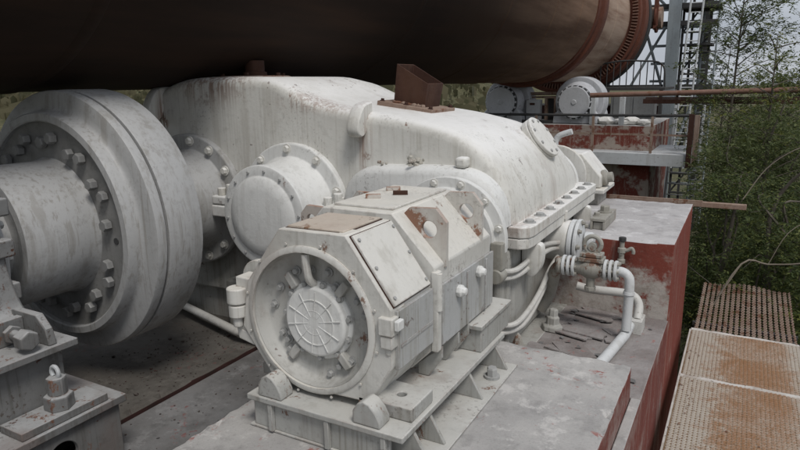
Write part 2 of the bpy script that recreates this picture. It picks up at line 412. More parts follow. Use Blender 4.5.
o = part('hillside_grass', b, 'tuft', bev=0, fixn=False); tag(o, 'dry olive grass tufts covering the hillside behind the kiln', 'grass', kind='stuff')

# machine hall floors (one concrete substructure)
b = B(); rough_box(b, (-6.5, -1.5, -5.4), (-3.34, 9.5, -2.075), .06, .012, 6)
o = part('coupling_floor', b, 'floord', bev=.01); tag(o, 'concrete floor coloured dark for the shade under the big coupling', 'floor', kind='structure')
b = B(); b.box((-3.337, -1.5, -5.4), (-2.143, 4.0, -2.11))
o = part('channel_floor', b, 'floor', bev=.01); tag(o, 'grey concrete channel floor left of the motor plinth', 'floor', kind='structure')
b = B(); b.box((-2.14, 3.53, -5.4), (-.38, 4.897, -1.8))
# right border strip running along the near plinth
b.box((-.437, -1.5, -5.4), (-.38, 3.528, -1.8))
o = part('pit_floor', b, 'pit', bev=.006)
o.data.materials.append(M['plinth'])
for p in o.data.polygons:
    if p.normal.x > .7 or (p.normal.z > .7 and p.center.x > -.5): p.material_index = 1
tag(o, 'flaked concrete pit floor beside the gearbox foot', 'floor', kind='structure')

b = B(); rough_box(b, (-2.14, -1.5, -5.3), (-.44, 3.527, -1.6), .05, .008, 3)
o = part('concrete_plinth', b, 'plinth', bev=.006, ang=40); tag(o, 'dusty white-topped plinth with red painted side carrying the motor frame', 'plinth')
b = B(); rough_box(b, (-2.2, 4.9, -5.3), (-.38, 6.65, -1.2), .06, .008, 4)
o = part('concrete_block', b, 'block', bev=.006, ang=40); tag(o, 'tall red-sided concrete block with white dusty top behind the pipes', 'concrete block')
# low wall strip of the gearbox foundation under the casing
b = B(); b.box((-5.2, 3.95, -5.3), (-1.32, 4.897, -1.795)); b.box((-5.2, 4.9, -5.3), (-2.203, 6.3, -1.797))
o = part('gearbox_foundation', b, 'lower', bev=.01); tag(o, 'low grimy concrete footing beneath the white gearbox', 'foundation')

# ------------------------------------------------------------------ electric motor
t = thing('electric_motor', 'dusty white eight-sided electric motor with round recessed end on a steel frame', 'motor', (-1.63, 2.12, -1.42))
oc1 = [(-1.80, -.63), (-1.44, -.625), (-1.222, -.925), (-1.222, -1.185), (-1.335, -1.375), (-1.87, -1.39), (-2.056, -1.14), (-2.01, -.91)]
oc2 = [(-1.83, -.60), (-1.43, -.60), (-1.203, -.84), (-1.203, -1.24), (-1.335, -1.375), (-1.88, -1.39), (-2.07, -1.15), (-2.05, -.85)]
cc = (-1.65, -1.045)
b = B(); b.holed(oc1, cc, .322, 'y', 2.12, 2.24)
front = part('end_frame', b, 'motor', t, .009)
b = B(); b.loft([[V((x, y, z)) for x, z in offs(oc1, d)] for y, d in ((2.2405, .004), (2.5, .004))]); part('motor_frame', b, 'motor', t, .006)
b = B(); b.loft([[V((x, y, z)) for x, z in offs(oc2, d)] for y, d in ((2.503, .0), (3.22, .0), (3.26, .04))]); part('motor_frame', b, 'motor', t, .008)
# lip around the opening
b = B()
prof = [(.322, 0), (.322, -.014), (.342, -.014), (.352, -.006), (.352, 0)]
rings = []
for r, d in prof: rings.append([V((cc[0]+r*math.cos(a), 2.119+d, cc[1]+r*math.sin(a))) for a in [2*PI*i/80 for i in range(80)]])
b.loft(rings, False, False); part('rim_ring', b, 'motor', t, 0, 50)
b = B()
prof = [(.321, 2.12), (.314, 2.18), (.298, 2.196), (.22, 2.206), (.16, 2.204), (.0, 2.204)]
b.loft([[V((cc[0]+r*math.cos(a), y, cc[1]+r*math.sin(a))) for a in [2*PI*i/72 for i in range(72)]] for r, y in [(max(r, .001), y) for r, y in prof]], False, True)
dish = part('end_shield', b, 'dish', t, 0, 50)
# arms and bolts inside the recess
hb = (-1.65, -1.065)
for a in (50, 128, 232, 310):
    a = math.radians(a); d = V((math.cos(a), 0, math.sin(a))); s_ = V((-math.sin(a), 0, math.cos(a)))
    c = V((hb[0], 2.182, hb[1])) + d*.225
    b = B(); rot = Matrix((d, V((0, 1, 0)), s_)).transposed()
    b.box(c-V((.04, .016, .02)), c+V((.04, .028, .02)), rot); part('arm', b, 'dish', dish, .006)
b = B(); b.tube([(-1.66, 2.205, -.905), (-1.662, 2.15, -.86), (-1.664, 2.135, -.79), (-1.665, 2.13, -.735)], .019, 10); part('lifting_hook', b, 'motor', dish, 0)
for a, R in ((75, .245), (98, .235), (118, .25), (30, .25), (14, .262), (60, .2), (-45, .245), (-62, .235), (-78, .262), (215, .225), (225, .25), (205, .24), (150, .255), (172, .262)):
    a = math.radians(a); bolt(dish, (hb[0]+R*math.cos(a), 2.2, hb[1]+R*math.sin(a)), (0, -1, 0), .015, .024, 'boltgrey')
b = B(); b.lathe([(.19, 0), (.19, .022), (.184, .028), (.172, .03), (.168, .05), (.158, .058), (.05, .064), (0, .064)], (hb[0], 2.212, hb[1]), (0, -1, 0), 56)
hub = part('bearing_cover', b, 'cover', t, .003, 35)
b = B()
for r in (.058, .108):
    b.loft([[V((hb[0]+(r+dr)*math.cos(a), 2.1505+dy, hb[1]+(r+dr)*math.sin(a))) for a in [2*PI*i/48 for i in range(48)]] for dr, dy in ((-.0035, .002), (-.002, -.0032), (.002, -.0032), (.0035, .002))], False, False)
for k in range(10):
    a = 2*PI*k/10+.2; d = V((math.cos(a), 0, math.sin(a))); c = V((hb[0], 2.149, hb[1]))
    b.cyl(c+d*.03, c+d*.15, .0028, .0028, 6)
part('star_ribs', b, 'cover', hub, 0)
bolt_ring(hub, (hb[0], 2.184, hb[1]), (0, -1, 0), .18, 11, .013, .018, 'boltgrey', a0=.2)
# bolts round the front frame
bolt_ring(front, (cc[0], 2.119, cc[1]), (0, -1, 0), .366, 12, .007, .008, 'motor', a0=.3, washer=False)
# cover panels
def quad_plate(p, th):
    p = [V(q) for q in p]; n = (p[1]-p[0]).cross(p[3]-p[0]).normalized()
    bb = B(); bb.loft([[q for q in p], [q+n*th for q in p]]); return bb
f = lambda a, c, u: (a[0]+(c[0]-a[0])*u, a[1]+(c[1]-a[1])*u)
A, C = oc1[1], oc1[2]
for nm, (y0, y1, u0, u1), mat in (('access_panel', (2.145, 2.482, .04, .985), 'motor'),):
    p0, p1 = f(A, C, u0), f(A, C, u1)
    g0, g1 = f(A, C, u0-.012), f(A, C, u1+.010)
    part('seam_strip', quad_plate([(g0[0], y0-.004, g0[1]), (g1[0], y0-.004, g1[1]), (g1[0], y1+.004, g1[1]), (g0[0], y1+.004, g0[1])], .005), 'rust', t, 0)  # dark strip added to draw the seam gap round the panel
    part(nm, quad_plate([(p0[0], y0, p0[1]), (p1[0], y0, p1[1]), (p1[0], y1, p1[1]), (p0[0], y1, p0[1])], .016), mat, t, .004)
part('seam_strip', quad_plate([(-1.787, 2.153, -.634), (-1.468, 2.153, -.631), (-1.468, 2.482, -.631), (-1.787, 2.482, -.634)], .0055), 'rust', t, 0)  # added dark seam strip, here edging the top panel
part('access_panel', quad_plate([(-1.78, 2.16, -.634), (-1.475, 2.16, -.631), (-1.475, 2.475, -.631), (-1.78, 2.475, -.634)], .014), 'panelrust', t, .004, label='rust-stained top panel')
part('access_panel', quad_plate([(-1.80, 2.56, -.6005), (-1.455, 2.56, -.6005), (-1.455, 3.18, -.6005), (-1.80, 3.18, -.6005)], .013), 'motor', t, .004)
A2, C2 = oc1[0], oc1[7]
p0, p1 = f(A2, C2, .08), f(A2, C2, .95)
part('access_panel', quad_plate([(p1[0], 2.16, p1[1]), (p0[0], 2.16, p0[1]), (p0[0], 2.475, p0[1]), (p1[0], 2.475, p1[1])], .014), 'cover', t, .004)
b = B(); b.box((-1.226, 2.15, -1.205), (-1.205, 2.492, -.935)); sp1 = part('side_panel', b, 'panel', t, .004)
b = B(); b.box((-1.2045, 2.17, -1.105), (-1.201, 2.48, -1.09)); part('panel_seam', b, 'panel', sp1, 0)
b = B(); b.box((-1.222, 2.497, -1.26), (-1.186, 2.545, -.86)); part('corner_strip', b, 'motor', t, .006)
b = B(); b.cyl((-1.19, 2.515, -.87), (-1.19, 2.515, -1.05), .018); part('corner_strip', b, 'motor', t, 0)
b = B(); b.box((-1.2025, 2.56, -1.245), (-1.188, 3.24, -.935)); sp2 = part('side_panel', b, 'panel', t, .004)
for y, z in ((2.74, -1.02), (3.0, -.99)):
    b = B(); b.lathe([(.032, 0), (.034, .02), (.024, .03), (.02, .045), (0, .05)], (-1.188, y, z), (1, 0, 0), 8); part('panel_knob', b, 'cover', sp2, .003)
for y in (2.86, 3.12):
    b = B(); b.box((-1.1878, y-.012, -1.24), (-1.181, y+.012, -.95)); part('panel_rib', b, 'panel', sp2, .002)
for u in (.12, .5, .9):
    for y in (2.165, 2.462):
        q = f(A, C, u); bolt(t, V((q[0], y, q[1]))+V((.816, 0, .577))*.016, (.816, 0, .577), .009, .008, 'boltgrey', washer=False)
for y in (2.19, 2.3, 2.44): bolt(t, (-1.30+.05, y, -.884), (.81, 0, .58), .008, .008, 'boltgrey', washer=False)
# lifting plates
for y, dx, dz in ((2.60, 0, .0), (3.08, -.01, .0)):
    for sgn in (1, -1):
        pl = [(-1.42, -.62), (-1.385, -.585), (-1.245, -.58), (-1.19, -.645), (-1.192, -.86), (-1.215, -.865)]
        hc = (-1.282, -.685)
        if sgn < 0: pl = [(-3.265-x, z) for x, z in pl][::-1]; hc = (-3.265-hc[0], hc[1]); pl = [(-1.97+(x+1.97)*.72, -.74+(z+.74)*.72) for x, z in pl]; hc = (-1.97+(hc[0]+1.97)*.72, -.74+(hc[1]+.74)*.72)
        b = B(); b.holed([(x+dx*sgn, z+dz) for x, z in pl], (hc[0]+dx*sgn, hc[1]), .042 if sgn > 0 else .03, 'y', y, y+.028, 28)
        part('lifting_plate', b, 'lug', t, .004)
for (x, y) in ((-1.68, 2.75), (-1.60, 2.9), (-1.70, 3.0)):
    b = B(); b.box((x-.04, y-.012, -.589), (x+.04, y+.012, -.565), Matrix.Rotation(.5, 3, 'Z')); part('lid_clip', b, 'rust' if x == -1.60 else 'lug', t, .003)
# left hinge lug and right terminal block
b = B(); b.box((-2.10, 2.135, -1.21), (-2.0, 2.235, -.90)); b.cyl((-2.085, 2.125, -1.03), (-2.085, 2.125, -.95), .05, n=20); b.cyl((-2.085, 2.125, -1.10), (-2.085, 2.125, -1.035), .045, n=20); b.cyl((-2.085, 2.12, -1.15), (-2.085, 2.12, -1.10), .025, n=10)
b.prism([(-2.11, -1.16), (-2.0, -1.18), (-2.0, -1.24), (-2.10, -1.22)], 'y', 2.13, 2.2)
part('mounting_lug', b, 'motor', t, .008)
b = B(); b.cyl((-2.07, 2.26, -.95), (-2.07, 2.3, -.95), .10, n=28); part('side_plate', b, 'motor', t, .004)
b = B(); b.box((-1.275, 2.095, -1.035), (-1.205, 2.17, -.955)); b.box((-1.268, 2.10, -1.095), (-1.21, 2.165, -1.038)); b.cyl((-1.24, 2.13, -1.13), (-1.24, 2.13, -1.095), .018, n=10)
part('mounting_lug', b, 'motor', t, .008)
b = B(); b.box((-1.2045, 2.11, -1.01), (-1.182, 2.16, -.965)); part('clamp_plate', b, 'cover', t, .005)
# feet
for (x0, x1, y0, y1, z1) in ((-1.40, -1.13, 2.12, 2.33, -1.355), (-1.42, -1.13, 2.92, 3.36, -1.29), (-2.02, -1.82, 2.2, 2.4, -1.36), (-2.02, -1.82, 2.95, 3.2, -1.33)):
    b = B()
    if y0 == 2.12: b.holed([(x0, y0), (x1, y0), (x1, y1), (x0, y1)], (-1.235, 2.225), .022, 'z', -1.419, z1, 20)
    else: b.box((x0, y0, -1.419), (x1, y1, z1))
    part('foot', b, 'base', t, .006)
b = B(); b.box((-1.36, 2.9, -1.288), (-1.12, 3.38, -1.262)); part('foot_rail', b, 'base', t, .005)
for y in (2.55, 2.75, 2.88):
    b = B(); b.prism([(-1.32, -1.36), (-1.19, -1.25), (-1.19, -1.31), (-1.26, -1.418), (-1.32, -1.418)], 'y', y, y+.02); part('foot_rib', b, 'base', t, .003)
b = B(); b.box((-1.85, 2.3, -1.419), (-1.38, 3.2, -1.376)); part('belly_plate', b, 'lower', t, .004)
b = B(); b.cyl((-1.65, 3.26, -1.0), (-1.65, 3.47, -1.0), .28, .24, 40); b.cyl((-1.65, 3.4, -1.0), (-1.65, 3.46, -1.0), .3, n=40); part('shaft_cover', b, 'motor', t, .008)

# ------------------------------------------------------------------ motor base frame
t = thing('motor_base_frame', 'welded grey steel frame with gussets under the eight-sided motor', 'steel frame', (-1.53, 2.6, -1.6))
b = B(); b.box((-1.95, 2.0, -1.448), (-1.11, 3.24, -1.42)); part('top_plate', b, 'base', t, .005)
b = B(); b.box((-1.935, 2.03, -1.588), (-1.19, 2.05, -1.45)); part('front_web', b, 'base', t, .003)
for x in (-1.82, -1.50, -1.21):
    b = B(); b.box((x-.012, 2.005, -1.588), (x+.012, 2.029, -1.45)); part('stiffener', b, 'base', t, .003)
b = B(); b.box((-1.34, 2.053, -1.588), (-1.32, 3.22, -1.45)); b.box((-1.935, 2.053, -1.588), (-1.915, 3.22, -1.45)); part('side_web', b, 'lower', t, .003)
b = B(); b.box((-1.96, 2.02, -1.598), (-1.02, 3.22, -1.5885)); part('bottom_flange', b, 'base', t, .003)
for y in (2.12, 2.28, 2.74, 3.12):
    b = B(); b.prism([(-1.315, -1.45), (-1.13, -1.45), (-1.05, -1.588), (-1.315, -1.588)], 'y', y, y+.02); part('gusset', b, 'base', t, .003)
for y in (2.07, 3.0): bolt(t, (-1.095, y, -1.588), (0, 0, 1), .03, .06, 'boltgrey', name='anchor_nut')
for x0, x1 in ((-1.885, -1.75), (-1.36, -1.225)):
    b = B(); w = x1-x0
    b.prism([(x0, -1.418), (x0, -1.36), (x0+w*.18, -1.325), (x0+w*.4, -1.308), (x0+w*.62, -1.318), (x0+w*.85, -1.35), (x1, -1.388), (x1, -1.418)], 'y', 2.01, 2.10)
    part('stop_block', b, 'base', t, .006)

# ------------------------------------------------------------------ gearbox
t = thing('gearbox', 'huge white gear reducer casing with bolted flange, bearing covers and rusty vents', 'gearbox', (-2.9, 4.8, -1.8))
top = smooth_poly([(-4.70, -.93), (-4.70, -.60), (-4.68, -.36), (-4.61, -.17), (-4.48, -.045), (-4.30, .03), (-4.05, .066), (-3.6, .07), (-3.28, .055), (-3.08, -.005), (-2.9, -.095), (-2.7, -.15), (-2.45, -.185), (-2.2, -.215), (-1.94, -.255), (-1.70, -.315), (-1.52, -.41), (-1.40, -.53), (-1.32, -.68), (-1.285, -.80), (-1.275, -.93)], 4)
def station(y, d, drop):
    P = offs(top, d); out = []
    for x, z in P:
        k = max(0., min(1., (z+1.0)/.5)); out.append(V((x, y, max(z, -.93)-drop*k)))
    return out
b = B(); b.loft([station(*q) for q in ((3.80, .085, 0), (3.804, .055, 0), (3.82, .028, 0), (3.848, .010, 0), (3.885, .0, 0), (4.5, 0, 0), (5.0, 0, .0), (5.3, .0, .04), (5.55, .01, .09), (5.72, .04, .14), (5.8, .1, .17))])
part('upper_casing', b, 'white', t, 0, 60)
# stepped bearing housing in front of the main face (input side)
bp = smooth_poly([(-2.52, -.92), (-2.50, -.75), (-2.42, -.63), (-2.28, -.565), (-2.05, -.55), (-1.75, -.54), (-1.56, -.55), (-1.43, -.60), (-1.34, -.70), (-1.30, -.82), (-1.29, -.92)], 4)
b = B(); b.loft([[V((x, y, max(z, -.92))) for x, z in offs(bp, d)] for y, d in ((3.66, .06), (3.67, .03), (3.70, .008), (3.74, 0), (3.86, 0))]); part('input_housing', b, 'cover', t, 0, 60)
b = B(); b.box((-1.64, 3.70, -.545), (-1.56, 3.80, -.475)); part('boss', b, 'white', t, .02)
for x, r, k in ((-2.22, .016, 5), (-1.955, .03, 16), (-1.80, .009, 3)):
    b = B()
    for q in range(k):
        rr = r*random.uniform(.35, .75); p = V((x+random.gauss(0, r*1.1), 3.75+random.gauss(0, r*.8), -.545+random.uniform(-.3, 1.4)*r*(1 if k > 6 else .5)))
        b.lathe([(rr*.6, -rr), (rr, -rr*.3), (rr*.9, rr*.5), (rr*.4, rr)], p, (random.gauss(0, 1), random.gauss(0, 1), random.gauss(0, 1)), 6)
    part('grease_nipple', b, 'crust', t, 0, 20)
# input bearing flange
b = B(); b.lathe([(.40, 0), (.40, .05), (.33, .055), (.33, .09), (.0, .09)], (-1.645, 3.66, -.99), (0, -1, 0), 64); fl = part('bearing_flange', b, 'cover', t, .006)
bolt_ring(fl, (-1.645, 3.61, -.99), (0, -1, 0), .366, 12, .02, .024, 'white', a0=.26)
b = B(); b.box((-1.33, 3.56, -1.16), (-1.25, 3.66, -.98)); b.cyl((-1.29, 3.55, -1.2), (-1.29, 3.65, -1.2), .05, n=16); part('drain_fitting', b, 'valve', fl, .008)
# lugs
for x, y, z0, k in ((-2.41, 3.84, -.17, .78), (-4.47, 3.84, -.05, .95)):
    pr = smooth_poly([(.06, .06), (-.08, .03), (-.17, -.07), (-.205, -.17), (-.185, -.235), (-.12, -.255), (-.06, -.22), (-.02, -.15), (.06, -.13)], 4)
    b = B(); b.loft([[V((x+dx, y+u, z0+v)) for u, v in [(u*k, v*k) for u, v in offs(pr, d)]] for dx, d in ((-.05, .014), (-.043, .005), (-.03, 0), (.03, 0), (.043, .005), (.05, .014))]); part('lifting_lug', b, 'white', t, 0, 28)
# intermediate bearing cover
b = B(); b.lathe([(.50, 0), (.50, .045), (.49, .055), (.40, .06), (.385, .085), (.36, .26), (.355, .36), (.355, .375)], (-3.03, 3.80, -.93), (0, -1, 0), 72); part('bearing_flange', b, 'cover', t, .005, 35)
b = B(); b.lathe([(.375, 0), (.375, .05), (.36, .056), (.30, .056), (.275, .078), (.20, .088), (0, .092)], (-3.0, 3.425, -.93), (0, -1, 0), 72); cp = part('end_cover', b, 'cover', t, .004, 35)
bolt_ring(cp, (-3.0, 3.371, -.93), (0, -1, 0), .335, 14, .011, .014, 'boltgrey', a0=.1, washer=False)
bolt_ring(t, (-3.03, 3.746, -.93), (0, -1, 0), .455, 10, .026, .03, 'white', a0=.35)
# output bearing cover
b = B(); b.lathe([(.56, 0), (.56, .05), (.55, .06), (.44, .062), (.42, .10), (.40, .28), (.36, .34), (0, .34)], (-4.12, 3.80, -.95), (0, -1, 0), 72); ob = part('bearing_flange', b, 'coup', t, .005, 35)
bolt_ring(ob, (-4.12, 3.739, -.95), (0, -1, 0), .505, 14, .028, .035, 'white', a0=.12)
b = B(); b.cyl((-4.1, 2.9, -.95), (-4.1, 3.5, -.95), .3, n=40); part('output_shaft', b, 'coup', t, 0)
# split-line bosses at the bearings
for x, y in ((-3.50, 3.66), (-3.62, 3.62), (-2.58, 3.62), (-2.50, 3.66)):
    b = B(); b.box((x-.10, y-.04, -1.03), (x+.10, 3.80, -.935)); b.box((x-.095, y-.035, -.93), (x+.095, 3.80, -.86)); part('split_boss', b, 'cover', t, .012)
    b = B(); b.cyl((x-.03, y+.02, -.86), (x-.03, y+.02, -.80), .034, n=8); b.cyl((x+.045, y+.04, -.86), (x+.045, y+.04, -.77), .034, n=8); part('stud_nut', b, 'white', t, .005)
# split flange right
for z0, z1, ex, nm in ((-1.0, -.925, 0, 'split_flange'), (-1.075, -1.003, -.008, 'split_flange')):
    b = B(); b.prism([(-1.36, 3.80), (-1.22+ex, 3.80), (-1.165+ex, 3.84), (-1.15+ex, 3.92), (-1.15+ex, 5.80), (-1.19+ex, 5.86), (-1.36, 5.86)], 'z', z0, z1); sf = part(nm, b, 'white', t, .008)
    if z0 == -1.0:
        for i in range(8):
            bolt(sf, (-1.212, 3.99+i*.247, -.925), (0, 0, 1), .03, .022, 'boltgrey')
b = B(); b.box((-5.1, 3.78, -1.0), (-2.55, 3.83, -.94)); b.box((-5.1, 3.785, -1.07), (-2.55, 3.83, -1.003)); part('front_flange', b, 'white', t, .008)
# lower casing
b = B(); b.prism([(-5.0, 3.87), (-1.32, 3.87), (-1.275, 3.92), (-1.275, 5.78), (-5.0, 5.78)], 'z', -1.79, -1.078); part('lower_casing', b, 'lower', t, .03)
b = B(); b.box((-1.44, 3.80, -1.79), (-1.285, 3.869, -1.078)); part('corner_column', b, 'lower', t, .02)
b = B(); b.cyl((-1.36, 3.815, -1.79), (-1.36, 3.815, -1.078), .055, n=24); part('corner_column', b, 'lower', t, 0)
b = B(); b.lathe([(.15, 0), (.15, .62), (.13, .68), (.06, .72), (0, .73)], (-3.38, 3.80, -2.05), (0, 0, 1), 32); part('corner_column', b, 'lower', t, 0)
b = B(); b.box((-3.75, 3.70, -2.05), (-2.3, 3.868, -1.6)); part('foot_ledge', b, 'lower', t, .02)
b = B(); b.box((-1.45, 3.8, -1.83), (-1.15, 5.7, -1.796)); part('foot_ledge', b, 'lower', t, .006)
# hanging hooks under the flange
for y in (4.05, 5.5):
    pr = smooth_poly([(0, 0), (.125, .0), (.15, -.07), (.14, -.16), (.10, -.225), (.05, -.235), (.01, -.18), (0, -.1)], 4)
    b = B(); b.loft([[V((-1.27+u, y+dy, -1.076+v)) for u, v in offs(pr, d)] for dy, d in ((-.045, .02), (-.038, .004), (.038, .004), (.045, .02))]); part('lifting_lug', b, 'white', t, 0, 60)
# round inspection cover on the shoulder
nrm = V((.80, -.02, .60)).normalized(); c0 = V((-1.435, 4.98, -.445))
b = B(); b.lathe([(.185, -.06), (.185, -.012), (.175, -.008), (.175, -.002), (.185, 0), (.185, .02), (.18, .025), (.0, .03)], c0, nrm, 48); ic = part('inspection_cover', b, 'white', t, .004, 35)
bolt_ring(ic, c0+nrm*.022, nrm, .152, 8, .014, .014, 'boltgrey', a0=.3)
# rusty square duct with flange on the roof
ry = Matrix.Rotation(math.radians(8.5), 3, 'Y')
def roofp(x, y, h): return V((-2.35, 4.55, -.192)) + ry @ V((x, y, h))
def rbox(bb, lo, hi):
    xs, ys_, zs = zip(lo, hi)
    vs = [bb.b.verts.new(roofp(x, y, z)) for z in zs for x, y in ((xs[0], ys_[0]), (xs[1], ys_[0]), (xs[1], ys_[1]), (xs[0], ys_[1]))]
    for ff in ((3, 2, 1, 0), (4, 5, 6, 7), (0, 1, 5, 4), (1, 2, 6, 5), (2, 3, 7, 6), (3, 0, 4, 7)): bb.face([vs[i] for i in ff])
b = B(); rbox(b, (-.245, -.215, -.03), (.245, .215, .025)); df = part('duct_flange', b, 'rustpale', t, .004)
for x in (-.215, 0, .215):
    for y in (-.185, .185): bolt(df, roofp(x, y, .025), ry @ V((0, 0, 1)), .015, .02, 'rust')
b = B()
# open duct: outer and inner walls, the top cut on a slant (high on the left)
def dring(h, wx, wy, slant): return [roofp(x, y, h - slant*x + .0) for x, y in ((-wx, -wy), (wx, -wy), (wx, wy), (-wx, wy))]
b.loft([dring(.026, .138, .135, 0), dring(.265, .145, .142, .40), dring(.265, .137, .134, .40), dring(.03, .13, .127, 0)], False, True); part('open_duct', b, 'rust', df, .002)
b = B()
b.tube([roofp(-.14+.014*i, -.143+random.uniform(-.008, .008), .03) for i in range(21)], [random.uniform(.008, .017) for i in range(21)], 6, 0)
part('weld_crust', b, 'rustpale', df, 0)
# rusty cap vent on the summit
b = B(); b.lathe([(.33, 0), (.33, .035), (.32, .045), (.2, .05)], (-3.93, 4.42, .035), (0, 0, 1), 40); vf = part('vent_flange', b, 'rustpale', t, .004)
b = B(); b.lathe([(.105, 0), (.105, .03), (.085, .035), (.085, .13), (.0, .13)], (-3.86, 4.36, .083), (0, 0, 1), 24); part('vent_cap', b, 'rust', vf, .004)
for a in range(6): bolt(vf, (-3.93+.28*math.cos(a*PI/3), 4.42+.28*math.sin(a*PI/3), .08), (0, 0, 1), .02, .025, 'rust')
# rear end plate and cover
b = B(); b.lathe([(.33, 0), (.33, .05), (.25, .055), (.25, .2), (0, .2)], (-1.645, 5.79, -.95), (0, 1, 0), 40); part('bearing_flange', b, 'cover', t, .006)

# ------------------------------------------------------------------ coupling
t = thing('gear_coupling', 'giant blue-grey disc coupling with ring of hexagonal bolts left of the gearbox', 'coupling', (-4.1, 2.6, -.95))
ax = (0, 1, 0); cx, cz = -4.1, -.925
def cl(prof, n=128):
    bb = B(); bb.loft([[V((cx+r*math.cos(2*PI*i/n), y, cz+r*math.sin(2*PI*i/n))) for i in range(n)] for r, y in prof], False, False); return bb
b = cl([(.30, 2.985), (.885, 2.985), (.91, 2.975), (.915, 2.965), (.915, 2.70), (.91, 2.692), (.3, 2.69)]); part('rear_disc', b, 'coup', t, 0, 40)
b = cl([(.3, 2.69), (.885, 2.69), (.885, 2.675), (.3, 2.675)]); part('gap_ring', b, 'darksteel', t, 0)
b = cl([(.3, 2.674), (.905, 2.674), (.912, 2.666), (.912, 2.615), (.905, 2.602), (.88, 2.594), (.835, 2.59), (.80, 2.585), (.785, 2.575), (.778, 2.56), (.772, 2.497), (.764, 2.487), (.722, 2.484), (.713, 2.49), (.71, 2.54)]); part('front_disc', b, 'coup', t, 0, 34)
b = cl([(.711, 2.515), (.70, 2.52), (.52, 2.522), (.42, 2.52)]); bf = part('bolt_face', b, 'coupdark', t, 0, 40)
b = cl([(.485, 2.543), (.475, 2.53), (.46, 2.49), (.455, 2.44), (.455, 2.06), (.445, 2.045), (.40, 2.042), (.39, 2.05), (.30, 2.05)]); part('hub', b, 'coup', t, 0, 40)
for k in range(13):
    for j, (da, R) in enumerate(((-.09, .615), (.09, .575))):
        a = 2*PI*k/13+da+.02
        if (k, j) == (0, 0):
            bh = B(); bh.cyl((cx+R*math.cos(a), 2.5205, cz+R*math.sin(a)), (cx+R*math.cos(a), 2.516, cz+R*math.sin(a)), .022, n=16); part('bolt_hole', bh, 'darksteel', bf, 0); continue
        bolt(bf, (cx+R*math.cos(a), 2.52, cz+R*math.sin(a)), (0, -1, 0), random.uniform(.037, .041), random.uniform(.05, .062), 'coupbolt', washer=False)
b = B(); b.cyl((cx, 1.0, cz), (cx, 2.06, cz), .30, n=40); part('shaft', b, 'coup', t, 0)

# ------------------------------------------------------------------ bearing pedestal and housing
t = thing('bearing_pedestal', 'heavy grey steel pedestal with anchor bolt at the lower left', 'pedestal', (-4.0, 1.4, -2.15))
b = B(); b.box((-5.3, .3, -1.745), (-2.95, 2.08, -1.70)); part('beam_plate', b, 'ped', t, .006)
# side web with a round hole
b = B(); b.holed([(.33, -2.112), (2.05, -2.112), (2.05, -1.748), (.33, -1.748)], (1.70, -1.90), .085, 'x', -3.02, -2.985, 32); part('beam_web', b, 'ped', t, .004)
b = B(); b.box((-5.3, 2.03, -2.112), (-3.022, 2.06, -1.748)); part('beam_web', b, 'ped', t, .004)
b = B(); b.box((-5.3, .3, -2.13), (-2.96, 2.08, -2.1125)); part('beam_plate', b, 'ped', t, .004)
b = B(); b.box((-3.16, 1.50, -1.698), (-2.97, 1.98, -1.655)); part('pad_plate', b, 'ped', t, .005)
b = B(); b.lathe([(.075, 0), (.075, .07), (.068, .078), (0.05, .08), (.05, .08), (.05, .17), (.047, .175), (0, .175)], (-3.06, 1.76, -1.655), (0, 0, 1), 6); b.lathe([(.047, .08), (.047, .165), (.04, .175), (0, .176)], (-3.06, 1.76, -1.655), (0, 0, 1), 20); ab = part('anchor_bolt', b, 'ped', t, .004)
b = B(); b.tube([(-3.06+.03*math.cos(a), 1.76, -1.455+.032*math.sin(a)) for a in [-.9+i*(PI+1.8)/14 for i in range(15)]], .011, 8, 0); part('lifting_eye', b, 'steel', ab, 0)
b = B(); b.box((-5.2, .4, -1.37), (-3.09, 1.93, -1.33)); part('saddle_plate', b, 'ped', t, .006)
b = B(); b.box((-5.15, .45, -1.698), (-3.17, 1.88, -1.372)); part('saddle_box', b, 'ped', t, .01)
b = B(); b.box((-3.165, 1.40, -1.698), (-3.14, 1.43, -1.372)); b.box((-3.165, .85, -1.698), (-3.14, .88, -1.372)); part('stiffener', b, 'ped', t, .003)
# adjusting screws with brackets
for y in (1.72, 1.30):
    b = B(); b.loft([[V((x, y+.06+dy, z)) for x, z in ((-3.42, -1.329), (-3.11, -1.329), (-3.13, -1.24), (-3.20, -1.17), (-3.42, -1.17))] for dy in (.0, .045)]); part('bracket', b, 'ped', t, .006)
    b = B(); b.box((-3.36, y-.13, -1.329), (-3.31, y+.058, -1.19)); part('bracket', b, 'ped', t, .006)
    b = B(); b.lathe([(.028, 0), (.028, .13)], (-3.30, y-.03, -1.255), (1, -.05, -.02), 16); b.lathe([(.055, .13), (.055, .20), (.048, .208), (0, .21)], (-3.30, y-.03, -1.255), (1, -.05, -.02), 6); b.lathe([(.05, .02), (.05, .05)], (-3.30, y-.03, -1.255), (1, -.05, -.02), 6); part('adjusting_screw', b, 'ped', t, .004)
t = thing('bearing_housing', 'grey shaft bearing housing with bolted end ring at the left edge', 'bearing housing', (-4.1, 1.6, -1.33))
hp = smooth_poly([(-5.0, -1.325), (-5.0, -1.24), (-4.82, -1.17), (-4.70, -1.0), (-4.64, -.72), (-4.42, -.46), (-4.1, -.39), (-3.78, -.46), (-3.58, -.72), (-3.52, -1.0), (-3.44, -1.17), (-3.36, -1.24), (-3.36, -1.325)], 4)
b = B(); b.prism(hp, 'y', .9, 1.86); part('housing_body', b, 'ped', t, .015)
b = B(); b.lathe([(.49, 0), (.49, .05), (.48, .058), (.36, .06)], (-4.1, 1.862, -.95), (0, 1, 0), 64); er = part('end_ring', b, 'coup', t, .004)
bolt_ring(er, (-4.1, 1.922, -.95), (0, 1, 0), .435, 14, .026, .035, 'boltgrey')
